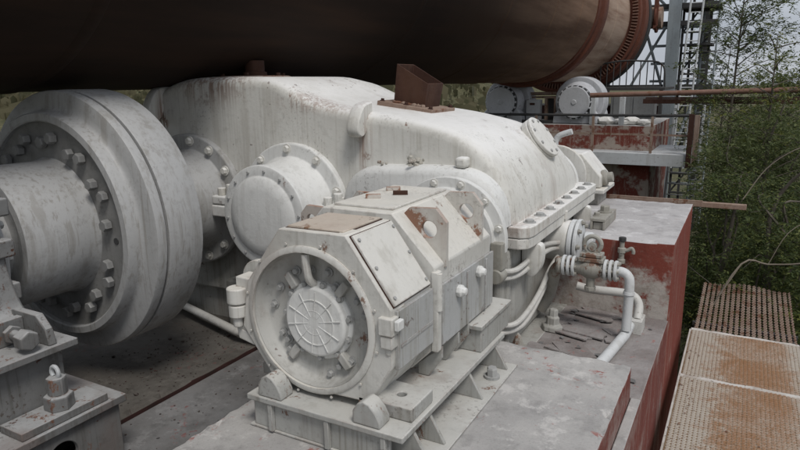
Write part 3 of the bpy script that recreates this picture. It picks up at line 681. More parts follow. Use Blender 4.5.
for z in (-.62, -.85, -1.1):
    b = B(); b.box((-3.66, 1.8, z-.06), (-3.50, 1.9, z+.04)); part('clamp_ear', b, 'ped', t, .012)
b = B(); b.box((-3.62, 1.45, -1.31), (-3.38, 1.75, -1.235)); part('clamp_ear', b, 'ped', t, .008)

# pale pipe on the floor behind the motor
b = B(); b.tube([(-5.1, 4.0, -1.98), (-3.5, 3.55, -1.98), (-2.5, 3.62, -1.97)], .035, 12, 0); o = part('floor_pipe', b, 'tube', None, 0, loc=(-3.5, 3.8, -2)); tag(o, 'pale pipe lying on the dark floor behind the motor', 'pipe')

# ------------------------------------------------------------------ oil pump, valve, pipes
t = thing('oil_pump', 'white flanged oil pump under the right end of the gearbox flange', 'pump', (-1.0, 4.7, -1.25))
b = B(); b.lathe([(.15, 0), (.155, .12), (.165, .14), (.165, .17)], (-1.274, 4.72, -1.215), (1, 0, 0), 36); part('pump_body', b, 'white', t, .006)
b = B(); b.lathe([(.175, 0), (.175, .03), (.168, .034), (0, .045)], (-1.10, 4.72, -1.215), (1, 0, 0), 36); b.lathe([(.18, .045), (.18, .07), (.15, .076), (0, .10)], (-1.10, 4.72, -1.215), (1, 0, 0), 36); pf = part('pump_flange', b, 'pipe', t, .005)
bolt_ring(pf, (-1.025, 4.72, -1.215), (1, 0, 0), .155, 8, .015, .025, 'valve')
b = B(); b.lathe([(.07, 0), (.07, .05), (.05, .07), (0, .075)], (-1.0, 4.74, -1.2), (1, 0, 0), 20); part('pump_cap', b, 'pipe', t, .005)
b = B(); b.cyl((-1.16, 4.72, -1.04), (-1.16, 4.72, -.975), .025, n=12); part('plug', b, 'white', t, .004)

t = thing('flanged_valve', 'crusty grey flanged valve with a lifting ring beside the oil pump', 'valve', (-.86, 4.35, -1.4))
vc = V((-.865, 4.36, -1.30))
b = B(); b.lathe([(.045, -.17), (.05, -.08), (.075, -.03), (.075, .03), (.05, .08), (.045, .17)], vc, (1, 0, .03), 24); part('valve_body', b, 'valve', t, .004)
for d in (-.19, -.155, -.12, .10, .135, .17):
    b = B(); b.lathe([(.074, -.010), (.074, .010)], vc+V((d, 0, 0)), (1, 0, .03), 28); part('flange', b, 'pipe', t, .003)
for d in (-.155, .135):
    for a in range(6):
        p = vc+V((d, .057*math.cos(a), .057*math.sin(a))); b = B(); b.cyl(p-V((.06, 0, 0)), p+V((.06, 0, 0)), .011, n=6); part('flange_bolt', b, 'valve', t, 0)
b = B(); b.box(vc+V((-.085, -.06, .055)), vc+V((.085, .06, .085))); b.box(vc+V((-.075, -.055, .09)), vc+V((.075, .055, .115))); b.cyl(vc+V((0, 0, .02)), vc+V((0, 0, .12)), .05, n=16); part('bonnet', b, 'valve', t, .005)
b = B()
b.tube([vc+V((.058*math.cos(a), .0, .175+.058*math.sin(a))) for a in [2*PI*i/24 for i in range(25)]], .016, 10, 0); b.cyl(vc+V((0, -.02, .16)), vc+V((0, .02, .16)), .03, n=10); part('lifting_ring', b, 'valve', t, 0)
b = B(); b.cyl(vc+V((0, -.01, -.14)), vc+V((0, -.01, -.05)), .03, n=10); b.lathe([(.04, 0), (.04, .03)], vc+V((0, -.01, -.16)), (0, 0, 1), 8); part('drain_plug', b, 'valve', t, .003)

b = B(); b.tube([(-.71, 4.36, -1.30), (-.655, 4.36, -1.30), (-.615, 4.355, -1.325), (-.60, 4.35, -1.38), (-.60, 4.34, -1.6), (-.60, 4.33, -1.71)], .033, 16); b.lathe([(.037, 0), (.041, .02)], (-.60, 4.348, -1.43), (0, 0, -1), 16)
o = part('standing_pipe', b, 'pipe', None, 0, loc=(-.6, 4.33, -1.75)); tag(o, 'clean white elbow pipe dropping from the flanged valve to the pit floor', 'pipe')
b = B(); b.tube([(-.60, 4.50, -1.735), (-.607, 4.33, -1.75), (-.66, 3.88, -1.755), (-.71, 3.54, -1.757)], .035, 16, 0)
o = part('ground_pipe', b, 'pipe', None, 0, loc=(-.66, 4, -1.76)); tag(o, 'white pipe lying on the pit floor towards the near plinth', 'pipe')
b = B(); b.tube([(-1.02, 4.62, -1.53), (-.9, 4.64, -1.55), (-.68, 4.66, -1.55), (-.60, 4.655, -1.57), (-.565, 4.64, -1.63), (-.562, 4.58, -1.71)], .032, 14); b.box((-.60, 4.50, -1.798), (-.52, 4.68, -1.70))
o = part('return_pipe', b, 'tube', None, 0, loc=(-.8, 4.65, -1.6)); tag(o, 'grey horizontal return pipe bending down behind the white standing pipe', 'pipe')
b = B(); b.tube([(-1.02, 4.36, -1.30), (-1.08, 4.37, -1.31), (-1.13, 4.4, -1.36), (-1.16, 4.45, -1.46), (-1.2, 4.5, -1.6), (-1.26, 4.5, -1.72)], .045, 14); b.lathe([(.06, 0), (.06, .05), (.05, .06)], (-1.06, 4.36, -1.30), (-1, -.4, 0), 12)
o = part('suction_pipe', b, 'valve', None, 0, loc=(-1.1, 4.4, -1.5)); tag(o, 'crusty suction pipe curving from the valve under the gearbox', 'pipe')
for pts, lab in (
    ([(-1.43, 3.735, -1.60), (-1.33, 3.735, -1.595), (-1.235, 3.80, -1.59), (-1.215, 4.02, -1.57), (-1.205, 4.28, -1.50), (-1.19, 4.48, -1.38), (-1.15, 4.62, -1.29), (-1.1, 4.66, -1.27)], 'lowest thin grey oil tube wrapping the gearbox corner near the plinth'),
    ([(-1.43, 3.745, -1.65), (-1.32, 3.745, -1.65), (-1.24, 3.85, -1.645), (-1.22, 4.05, -1.63), (-1.215, 4.35, -1.54), (-1.2, 4.55, -1.42), (-1.15, 4.68, -1.33)], 'thin oil tube just below its twin at the gearbox corner'),
    ([(-1.43, 3.735, -1.215), (-1.33, 3.735, -1.215), (-1.235, 3.80, -1.21), (-1.225, 4.08, -1.195), (-1.22, 4.25, -1.16), (-1.20, 4.45, -1.18), (-1.15, 4.6, -1.2)], 'upper thin oil tube running below the gearbox flange to the pump'),
    ([(-1.43, 3.74, -1.265), (-1.32, 3.74, -1.265), (-1.24, 3.84, -1.26), (-1.22, 4.1, -1.25), (-1.21, 4.3, -1.225), (-1.19, 4.5, -1.23), (-1.15, 4.62, -1.25)], 'thin oil tube under the upper one, bent toward the pump inlet')):
    b = B(); b.tube(pts, .019, 10); o = part('oil_tube', b, 'tube', None, 0, loc=pts[0]); tag(o, lab, 'oil tube', 'oil tubes along the gearbox side')
# studs on the pit floor
for (x, y, h, lab) in ((-1.19, 3.74, .13, 'crusty pointed anchor stud by the gearbox foot'), (-1.26, 3.62, .09, 'short slanted white stub beside the pointed anchor stud')):
    b = B()
    if h > .1: b.lathe([(.085, 0), (.085, .03), (.05, .04), (.055, .08), (.04, .09), (.03, h), (.022, h+.03), (.0, h+.05)], (x, y, -1.798), (0, 0, 1), 7)
    else: b.lathe([(.05, 0), (.05, .13), (.04, .14), (0, .14)], (x, y, -1.798), (.3, -.1, 1), 12)
    o = part('anchor_stud', b, 'valve' if h > .1 else 'base', None, .004, loc=(x, y, -1.8)); tag(o, lab, 'stud')
b = B(); b.lathe([(.085, 0), (.08, .035), (.05, .045), (.05, .10), (.035, .105), (.035, .15), (.03, .16), (0, .162)], (-1.12, 4.33, -1.798), (.05, .02, 1), 6)
o = part('foot_bolt', b, 'lower', None, .006, loc=(-1.07, 4.35, -1.8)); tag(o, 'stout grimy foundation bolt standing below the oil pump', 'anchor bolt')
# tap on the red block face
t = thing('drain_tap', 'small white-crusted tap on the red face of the concrete block', 'tap', (-.74, 4.88, -1.25))
b = B(); b.lathe([(.03, 0), (.03, .03), (.02, .035), (.022, .08), (.032, .085), (.032, .12), (.018, .125), (.018, .17)], (-.745, 4.865, -1.38), (0, 0, 1), 10); b.cyl((-.745, 4.84, -1.30), (-.745, 4.898, -1.30), .016, n=10); part('tap_body', b, 'valve', t, .002)
b = B(); b.lathe([(.028, 0), (.028, .03), (0, .035)], (-.745, 4.865, -1.205), (0, 0, 1), 8); part('tap_knob', b, 'darksteel', t, .002)
b = B(); b.tube([(-.745, 4.86, -1.285), (-.70, 4.86, -1.27), (-.675, 4.86, -1.255), (-.66, 4.86, -1.275), (-.66, 4.86, -1.295)], .014, 8); part('spout', b, 'valve', t, 0)
# channel bracket on block
t = thing('channel_bracket', 'little grimy channel bracket with a bolt lying on the block top by the gearbox', 'bracket', (-.98, 5.3, -1.2))
b = B(); b.box((-1.05, 5.13, -1.13), (-.93, 5.62, -1.105)); b.box((-1.05, 5.13, -1.198), (-1.03, 5.62, -1.132)); b.box((-.95, 5.13, -1.198), (-.93, 5.62, -1.132)); b.box((-1.028, 5.15, -1.198), (-.952, 5.2, -1.14)); part('channel', b, 'valve', t, .004)
bolt(t, (-.99, 5.42, -1.105), (0, 0, 1), .04, .06, 'valve'); bolt(t, (-1.02, 5.25, -1.105), (0, 0, 1), .025, .03, 'valve')
# rusty bar behind the block
b = B(); b.box((-1.4, 6.70, -1.235), (.08, 6.76, -1.185)); b.box((-1.4, 6.70, -1.185), (.75, 6.707, -1.14) if False else (-.3, 6.71, -1.17))
o = part('rusty_bar', b, 'rustpale', None, .004, loc=(-.3, 6.73, -1.2)); tag(o, 'long rusty bar running level behind the block into the bushes', 'bar')

# ------------------------------------------------------------------ auxiliary drive
t = thing('auxiliary_drive', 'small white sloped drive housing on a flange just behind the gearbox', 'drive unit', (-1.5, 6.5, -1.2))
b = B(); b.prism([(-1.85, -1.03), (-1.85, -.70), (-1.38, -.70), (-1.19, -.92), (-1.19, -1.03)], 'y', 6.2, 6.6); part('drive_cover', b, 'white', t, .012)
b = B(); b.box((-1.9, 6.12, -1.075), (-1.14, 6.68, -1.033)); part('drive_flange', b, 'motor', t, .008)
b = B(); b.box((-1.85, 6.2, -1.199), (-1.2, 6.6, -1.077)); part('drive_foot', b, 'lower', t, .01)
b = B(); b.lathe([(.08, 0), (.08, .04), (.05, .05), (.05, .1), (0, .1)], (-1.2, 6.35, -.95), (1, 0, .2), 16); part('hub_cap', b, 'valve', t, .004)
b = B(); b.lathe([(.30, 0), (.30, .05), (.2, .07), (0, .07)], (-1.62, 6.199, -.92), (0, -1, 0), 32); part('drive_face', b, 'motor', t, .006)
for x in (-1.7, -1.45, -1.25): bolt(t, (x, 6.15, -1.033), (0, 0, 1), .022, .025, 'valve')
b = B(); b.tube([(-1.66, 6.25, -.72), (-1.66, 6.25, -.60), (-1.635, 6.25, -.545), (-1.58, 6.25, -.515), (-1.50, 6.25, -.49)], .03, 12); part('breather_pipe', b, 'pipe', t, 0)

# ------------------------------------------------------------------ walkway
def mesh_panel(b, x0, x1, y0, y1, z, cx_, cy_, r=.0045, h=.006, tilt=None):
    nx = int((x1-x0)/cx_); ny = int((y1-y0)/cy_)
    def P(x, y, zz): return tilt(V((x, y, zz))) if tilt else V((x, y, zz))
    for i in range(nx+1):
        for side in (1, -1):
            for j in range(ny):
                xa = x0+i*cx_+(cx_*.23*side if j % 2 == 0 else -cx_*.23*side*0 + cx_*.5*side)
                xb = x0+i*cx_+(cx_*.23*side if j % 2 else cx_*.5*side)
                if max(xa, xb) > x1 or min(xa, xb) < x0: continue
                ya = y0+j*cy_; yb = ya+cy_
                zt = z+h
                v = [b.b.verts.new(P(*q)) for q in ((xa-r, ya, z), (xa+r, ya, zt), (xb+r, yb, zt), (xb-r, yb, z))]
                b.face(v)
                w = [b.b.verts.new(P(*q)) for q in ((xa+r, ya, zt), (xa+r*1.6, ya, z-.002), (xb+r*1.6, yb, z-.002), (xb+r, yb, zt))]
                b.face(w)
WZ = -2.42
for (y0, y1, lab) in ((1.2, 5.33, 'near rusty white clogged mesh walkway panel beside the red wall'), (5.36, 6.45, 'second clogged mesh walkway panel next to the open grating')):
    t = thing('mesh_walkway', lab, 'walkway', (.16, (y0+y1)/2, WZ), 'walkway panels')
    b = B(); b.box((-.283, y0, WZ-.02), (.628, y1, WZ-.0055)); part('clogged_bed', b, 'walkdirt', t, 0)
    b = B(); mesh_panel(b, -.275, .625, y0+.002, y1-.002, WZ-.004, .030, .018, .0062, .0055); part('expanded_mesh', b, 'walk', t, 0, fixn=False)
    b = B(); b.tube([(-.285+.076*i, y1+.012+random.uniform(-.006, .006), WZ-.022) for i in range(13)], [random.uniform(.026, .034) for i in range(13)], 8, 0); part('cross_bar', b, 'walkedge', t, 0)
    for x0, x1 in ((-.30, -.284), (.629, .645)):
        b = B(); b.box((x0, y0-.014, WZ-.03), (x1, y1+.014, WZ-.002)); part('edge_plate', b, 'walkedge', t, .003)
t = thing('diamond_grating', 'brown open diamond-mesh grating piece at the far end of the walkway', 'grating', (.16, 6.8, WZ), )
def tl(p): return V((p.x, p.y, p.z + max(0, p.y-6.9)*.07 + .012*math.sin(p.x*9)*(p.y-6.4)))
b = B(); mesh_panel(b, -.27, .62, 6.46, 7.95, WZ, .05, .034, .006, .009, tl); part('open_mesh', b, 'rustpale', t, 0, fixn=False)
b = B(); b.box((-.29, 6.47, WZ-.05), (.63, 6.50, WZ-.008)); b.box((-.29, 6.7, WZ-.05), (.63, 6.73, WZ-.008)); b.box((-.27, 6.0, WZ-.12), (-.25, 6.9, WZ-.04)); part('support_bar', b, 'darksteel', t, .002)
b = B(); b.box((-.27, -1.2, WZ-.14), (-.21, 6.0, WZ-.035)); b.box((.56, -1.2, WZ-.14), (.62, 6.8, WZ-.06))
for y in (0, 2.5, 5): b.box((-.205, y, WZ-.14), (.555, y+.06, WZ-.05))
for y in (1, 5.2):
    for x in (-.24, .59): b.box((x-.03, y-.03, -5.2), (x+.03, y+.03, WZ-.145))
o = part('walkway_support', b, 'darksteel', None, .004, loc=(.16, 3, -5)); tag(o, 'dark steel legs and bearers under the mesh walkway', 'steel support')
b = B()
for k in range(60):
    x = random.uniform(-.28, -.15) if random.random() < .8 else random.uniform(-.2, .6); y = random.uniform(3.2, 6.4); r = random.uniform(.003, .009)
    b.lathe([(r, 0), (r*1.1, r*.3), (r*.5, r*.8)], (x, y, WZ+.004), (random.uniform(-.3, .3), random.uniform(-.3, .3), 1), 5)
o = part('walkway_debris', b, 'rustpale', None, 0, loc=(.1, 5, WZ)); tag(o, 'scattered crumbs and flakes on the mesh walkway', 'debris', kind='stuff')
# peeled flakes of paint / cement on pit floor and plinth
b = B()
for k in range(120):
    if 22 <= k < 85: continue
    if k < 55: x, y, z = random.uniform(-1.15, -.45), random.uniform(3.6, 4.85), -1.797
    elif k < 85: x, y, z = random.uniform(-1.0, -.46), random.uniform(2.4, 3.5), -1.598
    else: x, y, z = random.uniform(-3.1, -2.2), random.uniform(2.1, 3.5), -2.108
    n = 5; r = random.uniform(.008, .022)*(1.6 if k < 55 else .6); a0 = random.uniform(0, 6)
    vs = [b.b.verts.new((x+r*random.uniform(.6, 1.5)*math.cos(a0+2*PI*i/n), y+r*random.uniform(.6, 1.2)*math.sin(a0+2*PI*i/n), z+random.uniform(0, .018 if k < 55 else .005))) for i in range(n)]
    b.face(vs)
o = part('paint_flakes', b, 'floor', None, 0, loc=(-.9, 4, -1.8), fixn=False); tag(o, 'curled flakes of paint and cement lying on the concrete', 'flakes', kind='stuff')

b = B()
def curl(cx_, cy_, z, w, l, a, lift):
    ca, sa = math.cos(a), math.sin(a); n = 6; top_ = []; bot_ = []
    for i in range(n+1):
        u = i/n; zz = z+lift*u*u; wob = random.uniform(-.12, .12)*l
        for v in (-.5, .5):
            x = (u-.5)*w; y = v*l*(1-.25*abs(u-.5))+wob
            top_.append(V((cx_+x*ca-y*sa, cy_+x*sa+y*ca, zz+.008))); bot_.append(V((cx_+x*ca-y*sa, cy_+x*sa+y*ca, zz-.002)))
    T = [b.b.verts.new(p) for p in top_]; Q = [b.b.verts.new(p) for p in bot_]
    for i in range(n):
        b.face([T[2*i], T[2*i+1], T[2*i+3], T[2*i+2]]); b.face([Q[2*i+2], Q[2*i+3], Q[2*i+1], Q[2*i]])
        b.face([T[2*i], T[2*i+2], Q[2*i+2], Q[2*i]]); b.face([T[2*i+3], T[2*i+1], Q[2*i+1], Q[2*i+3]])
    b.face([T[2*n], T[2*n+1], Q[2*n+1], Q[2*n]]); b.face([T[1], T[0], Q[0], Q[1]])
for k in range(14): curl(random.uniform(-1.15, -.66), random.uniform(3.65, 4.8), -1.797, random.uniform(.10, .24), random.uniform(.12, .34), random.uniform(-2.5, -1.3), random.uniform(.006, .018))
o = part('curled_cement', b, 'pit', None, 0, 30, loc=(-.9, 4.2, -1.8)); tag(o, 'curled cement crusts peeling off the pit floor', 'crust', kind='stuff')
b = B()
for k in range(420):
    if k < 120: x, y, z = random.uniform(-3.3, -2.18), random.uniform(1.9, 3.6), -2.109
    elif k < 420: x, y, z = random.gauss(-3.7, .25), random.uniform(2.4, 3.7), -2.074
    else: x, y, z = random.uniform(-2.1, -1.98), random.uniform(1.6, 3.4), -1.599
    if k >= 120 and x > -3.36: continue
    r_ = random.uniform(.002, .0075)*(2.2 if random.random() < .06 else 1)
    b.lathe([(r_, 0), (r_*1.1, r_*.4), (r_*.5, r_)], (x, y, z), (random.uniform(-.4, .4), random.uniform(-.4, .4), 1), 5)
o = part('floor_rubble', b, 'floord', None, 0, 20, loc=(-3, 3, -2.1)); tag(o, 'gritty crumbs of cement and paint strewn over the dark floor', 'rubble', kind='stuff')

# ------------------------------------------------------------------ rotary kiln
KX, KZ, KR = -4.7, 1.695, 1.72
t = thing('rotary_kiln', 'enormous dark rust-brown horizontal rotary kiln overhead', 'kiln', (KX, 0, KZ))
def kl(prof, n=120):
    bb = B(); bb.loft([[V((KX+r*math.cos(2*PI*i/n), y, KZ+r*math.sin(2*PI*i/n))) for i in range(n)] for r, y in prof], False, False); return bb
ysn = [-12+.5*i for i in range(63)]
b = kl([(KR, y) for y in ysn]); part('shell', b, 'kiln', t, 0, 60)
for y in (-4, 2.6, 6.4, 9.0, 11.2, 12.9, 16.4):
    part('weld_band', kl([(KR, y-.05), (KR+.013, y-.02), (KR+.013, y+.02), (KR, y+.05)]), 'kiln', t, 0, 60)
b = kl([(KR, 14.2), (KR+.03, 14.2), (KR+.04, 14.38), (1.825, 14.39), (1.835, 14.41), (1.835, 14.75), (1.825, 14.77), (KR+.04, 14.78), (KR+.03, 14.9), (KR, 14.92)]); part('tyre', b, 'tyre', t, 0, 40)
b = kl([(KR, 18.2), (1.98, 18.2), (2.0, 18.22), (2.0, 18.45), (2.08, 18.46), (2.09, 18.5), (2.09, 18.95), (2.02, 19.0), (2.02, 19.3), (1.5, 19.35), (1.42, 19.4)]); sr = part('seal_ring', b, 'tyre', t, 0, 40)
b = B()
for k in range(150):
    a = 2*PI*k/150; d = V((math.cos(a), 0, math.sin(a))); s_ = V((-math.sin(a), 0, math.cos(a)))
    c = V((KX, 18.16, KZ))+d*1.86; rot = Matrix((d, V((0, 1, 0)), s_)).transposed()
    b.box(c-V((.07, .03, .013)), c+V((.07, .04, .013)), rot)
sp_ = part('spring_plates', b, 'pipebrown', sr, 0); 
b = kl([(1.40, 19.3), (1.40, 21.2), (1.38, 21.25)]); part('inlet_tube', b, M['kiln'], t, 0, 60)
b = kl([(1.5, 19.36), (2.06, 19.38), (2.07, 19.75), (1.9, 19.9), (1.40, 20.0)]); part('inlet_hood', b, 'darksteel', t, 0, 40)
b = B(); b.cyl((-3.05, 20.3, 1.75), (-2.42, 20.3, 1.75), .30, n=28); part('feed_duct', b, 'rustpale', t, .01)
b = B(); b.cyl((-2.60, 20.3, 1.75), (-2.54, 20.3, 1.75), .42, n=28); b.prism([(-2.62, 1.4), (-2.5, 1.5), (-2.5, 2.2), (-2.62, 2.25)], 'y', 19.95, 20.0); part('duct_ring', b, 'tyre', t, .005)

# support rollers
def roller(x, lab):
    t = thing('support_roller', lab, 'roller', (x, 14.95, -.95), 'kiln support rollers')
    zc = -.47
    b = B(); b.lathe([(.1, -.02), (.54, 0), (.56, .02), (.56, .50), (.54, .52), (.1, .54)], (x, 14.70, zc), (0, 1, 0), 56); part('roller_wheel', b, 'roller', t, 0, 35)
    b = B(); b.lathe([(.45, 0), (.42, .10), (.37, .26), (.33, .30)], (x, 14.62, zc), (0, -1, 0), 40); part('dust_cone', b, 'roller', t, 0, 35)
    b = B(); b.lathe([(.37, 0), (.37, .05), (.36, .06), (.35, .06)], (x, 14.30, zc), (0, -1, 0), 40); b.lathe([(.37, 0), (.365, .12)], (x, 14.36, zc), (0, -1, 0), 40); part('bearing_drum', b, 'darksteel', t, .004)
    b = B(); b.lathe([(.345, 0), (.345, .04), (.33, .05), (.06, .055), (.05, .07), (0, .07)], (x, 14.24, zc), (0, -1, 0), 40); ec = part('end_cap', b, 'roller', t, .004)
    bolt_ring(t, (x, 14.25, zc), (0, -1, 0), .355, 18, .022, .03, 'roller')
    b = B(); b.prism([(x-.5, -.949), (x-.48, -.75), (x-.36, -.62), (x+.36, -.62), (x+.48, -.75), (x+.5, -.949)], 'y', 14.34, 14.60); part('pillow_block', b, 'roller', t, .02)
    b = B(); b.prism([(x-.5, -.949), (x-.48, -.75), (x-.36, -.4), (x+.36, -.4), (x+.48, -.75), (x+.5, -.949)], 'y', 15.3, 15.6); part('pillow_block', b, 'roller', t, .02)
roller(-5.12, 'left grey kiln roller partly hidden by the white gearbox top')
roller(-3.40, 'right grey kiln roller beside the white stones on the pier')
t = thing('cabinet', 'small pale electrical cabinet standing between the two rollers', 'cabinet', (-4.4, 14.7, -.95))
b = B(); b.box((-4.62, 14.6, -.94), (-4.28, 14.8, -.42)); part('cabinet_body', b, 'steel', t, .01)
b = B(); b.box((-4.60, 14.585, -.90), (-4.30, 14.599, -.45)); part('cabinet_door', b, 'steel', t, .005)
b = B(); b.box((-4.52, 14.575, -.55), (-4.40, 14.584, -.50)); part('cabinet_plate', b, 'rust', t, .001)
t = thing('junction_box', 'narrow dark open box on a rail left of the right roller', 'junction box', (-4.1, 14.7, -.95))
b = B(); b.box((-4.2, 14.7, -.93), (-4.14, 14.85, -.4)); b.box((-3.98, 14.7, -.93), (-3.93, 14.85, -.4)); b.box((-4.2, 14.7, -.4), (-3.93, 14.85, -.36)); part('box_frame', b, 'rustpale', t, .004)
b = B(); b.box((-4.138, 14.8, -.93), (-3.982, 14.84, -.402)); part('box_back', b, 'darksteel', t, 0)
b = B(); b.box((-6.6, 14.35, -.95), (-3.0, 14.5, -.90) if False else (-3.0, 14.45, -.88)); b.box((-6.6, 16.0, -.95), (-3.0, 16.2, -.86)); o = part('roller_bed', b, 'darksteel', None, .01, loc=(-4.7, 15, -.95)); tag(o, 'dark steel bed rails under the kiln rollers on the pier', 'steel frame')
b = B(); b.tube([(-5.0, 14.9, -.30), (-4.0, 14.9, -.29), (-3.9, 14.9, -.29)], .04, 10, 0); b.tube([(-4.95, 14.9, -.38), (-3.9, 14.9, -.37)], .025, 8, 0); b.tube([(-4.85, 14.9, -.95), (-4.85, 14.9, -.30)], .03, 8, 0)
o = part('rusty_conduit', b, 'rustpale', None, 0, loc=(-4.5, 14.9, -.35)); tag(o, 'rusty conduit pipes strung between the two kiln rollers', 'conduit')

# ------------------------------------------------------------------ pier and platform
b = B(); rough_box(b, (-7.6, 14.2, -5.3), (-1.72, 17.4, -.955), .12, .014, 5); o = part('concrete_pier', b, 'pier', None, .01, 40); tag(o, 'red and white concrete pier carrying the kiln rollers', 'pier')
t = thing('steel_platform', 'grey steel platform ledge with railing in front of the red pier', 'platform', (-3, 14, -1.7))
b = B(); b.box((-7.6, 13.72, -1.515), (-.93, 14.197, -1.49)); b.box((-1.715, 14.2, -1.515), (-.93, 15.7, -1.49)); part('deck', b, 'steel', t, .004)
b = B(); b.box((-7.6, 13.70, -1.74), (-.93, 13.718, -1.495)); b.box((-.948, 13.72, -1.74), (-.93, 15.7, -1.518)); part('edge_beam', b, 'steel', t, .003)
for x in (-2.86, -1.68, -4.1, -5.4):
    b = B(); b.box((x-.025, 13.72, -1.488), (x+.025, 13.77, -.74)); part('railing_post', b, 'rustpale', t, .003)
b = B(); b.tube([(-7.6, 13.75, -.735), (-.9, 13.75, -.715)], .028, 8, 0); part('handrail', b, 'darksteel', t, 0)
b = B(); b.box((-7.6, 13.745, -1.13), (-.95, 13.755, -1.09)); part('mid_rail', b, 'rustpale', t, 0)
b = B(); b.box((-1.0, 13.66, -1.75), (-.90, 13.70, -.68)); part('corner_post', b, 'rust', t, .004)
b = B(); b.box((-.895, 13.70, -1.73), (-.80, 13.76, -.70)); part('corner_post', b, 'rustpale', t, .004)
for k, (x, y, r) in enumerate(((-2.95, 14.6, .13), (-2.72, 14.45, .16), (-2.5, 14.55, .12), (-2.2, 14.5, .17), (-2.0, 14.65, .11), (-2.35, 14.4, .1), (-3.02, 14.42, .1), (-1.95, 14.4, .12))):
    b = B(); bmesh.ops.create_icosphere(b.b, subdivisions=2, radius=r)
    for v in b.b.verts: v.co = V((v.co.x*1.25, v.co.y, v.co.z*.62))*random.uniform(.82, 1.15)+V((x, y, -.955+r*.45))
    o = part('stone_lump', b, 'white', None, 0, 20, loc=(x, y, -.95)); tag(o, 'lump of white cement rubble on the pier right of the roller', 'rubble', 'white rubble lumps on the pier')
# rails / pipes in front
b = B(); b.tube([(-3.0, 13.98, -.315), (-2.0, 14.0, -.29), (1.6, 14.1, -.21)], .052, 14, 0); o = part('rusty_pipe', b, 'pipebrown', None, 0, loc=(-1, 14, -.3)); tag(o, 'long pinkish rusty pipe running level above the pier into the trees', 'pipe')
b = B(); b.box((-2.05, 14.9, -.52), (1.4, 15.0, -.42)); b.box((-2.0, 14.9, -.415), (1.2, 14.93, -.38)); o = part('dark_beam', b, 'rust', None, .005, loc=(-.5, 15, -.45)); tag(o, 'dark rusty beam just under the long rusty pipe', 'beam')
for x, lab in ((-3.0, 'pale slanted pipe support post right of the roller'), (-2.38, 'second pale upright pipe post on the pier edge')):
    b = B(); b.box((x-.055, 14.15 if False else 14.25, -.954), (x+.055, 14.36, -.36)); o = part('pipe_post', b, 'steel', None, .005, loc=(x, 14.3, -.95)); tag(o, lab, 'post')
# gantry with things behind
b = B(); b.box((-7.5, 19.9, -5.2), (-2.3, 21.5, -.75)); o = part('rear_pier', b, 'floord', None, .02); tag(o, 'far concrete pier coloured dark for the shadow behind the kiln end', 'pier')  # block added as dark backdrop, shadow put into its concrete colour
t = thing('rear_railing', 'dark steel guard railing on the far pier under the kiln end', 'railing', (-2.8, 19.4, -.7))
b = B()
for i in range(10): b.cyl((-3.6+i*.17, 17.9, -.20), (-3.6+i*.17, 17.9, .42+.08*math.sin(PI*i/9)), .014, n=6)
part('baluster', b, 'darksteel', t, 0)
b = B(); b.tube([(-3.6, 17.9, -.20), (-2.05, 17.9, -.20)], .025, 8, 0); b.tube([(-3.6, 17.9, .42), (-3.1, 17.9, .49), (-2.6, 17.9, .48), (-2.05, 17.9, .38), (-1.95, 17.9, -.2)], .022, 8); part('hoop_rail', b, 'darksteel', t, 0)
b = B(); b.box((-3.7, 17.5, -.27), (-1.9, 19.8, -.205)); part('grating_floor', b, 'darksteel', t, .004)
for i, x in enumerate((-3.55, -2.0)):
    b = B(); b.box((x-.04, 17.6, -5.1), (x+.04, 17.68, -.272)); part('leg', b, 'darksteel', t, 0)
t = thing('switch_cabinet', 'pale grey cabinet coloured dark for the shadow behind the pipe posts', 'cabinet', (-3, 16.4, -.95))
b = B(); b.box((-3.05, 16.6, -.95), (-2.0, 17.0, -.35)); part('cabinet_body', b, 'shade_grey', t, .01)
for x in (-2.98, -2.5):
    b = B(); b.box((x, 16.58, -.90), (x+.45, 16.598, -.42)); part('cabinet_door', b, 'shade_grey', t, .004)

# ------------------------------------------------------------------ tower and ladders
t = thing('steel_tower', 'tall blue-grey steel tower column with lattice bracing beyond the kiln', 'tower', (-2.1, 21, -5))
b = B(); b.box((-2.33, 20.85, -5.1), (-1.98, 20.88, 8)); b.box((-2.17, 20.88, -5.1), (-2.14, 21.18, 8)); b.box((-2.33, 21.18, -5.1), (-1.98, 21.21, 8)); part('column', b, 'tower', t, .004)
b = B(); b.box((-2.45, 21.9, -5.1), (-2.38, 22.3, 8)); part('column', b, 'darksteel', t, .004)
b = B(); b.box((-1.55, 22.8, -5.1), (-1.25, 23.1, 8)); part('column', b, 'darksteel', t, .004)
b = B(); b.box((-4.6, 22.8, -5.1), (-4.3, 23.1, 8)); part('column', b, 'darksteel', t, .004)
for z0 in (-.3, 1.55, 2.05, 4.2):
    b = B(); b.box((-4.6, 21.0, z0), (-1.0, 21.12, z0+.14)); part('cross_beam', b, 'darksteel', t, .004)
for x0, z0, x1, z1 in ((-4.4, 2.1, -2.4, 4.2), (-2.4, 2.1, -4.4, 4.2), (-3.4, -.3, -2.4, 1.6), (-2.0, -2.4, -1.4, -.3), (-2.0, 2.1, -1.2, 4.2), (-3.0, 1.5, -2.4, -.3)):
    b = B(); b.tube([(x0, 21.35, z0), (x1, 21.35, z1)], .045, 6, 0); part('brace', b, 'tower', t, 0)
for k in range(16):
    b = B(); b.box((-2.9, 22.2, -3.4+.55*k), (-1.1, 22.27, -3.32+.55*k)); part('cross_beam', b, 'tower', t, 0)
for k in range(14):
    b = B(); b.box((-2.0, 21.62, -3.6+.62*k), (-1.2, 21.68, -3.54+.62*k)); part('cross_beam', b, 'darksteel', t, 0)
for x in (-1.98, -1.72, -1.22):
    b = B(); b.box((x-.035, 21.69, -5.1), (x+.035, 21.76, 8)); part('column', b, 'darksteel', t, 0)
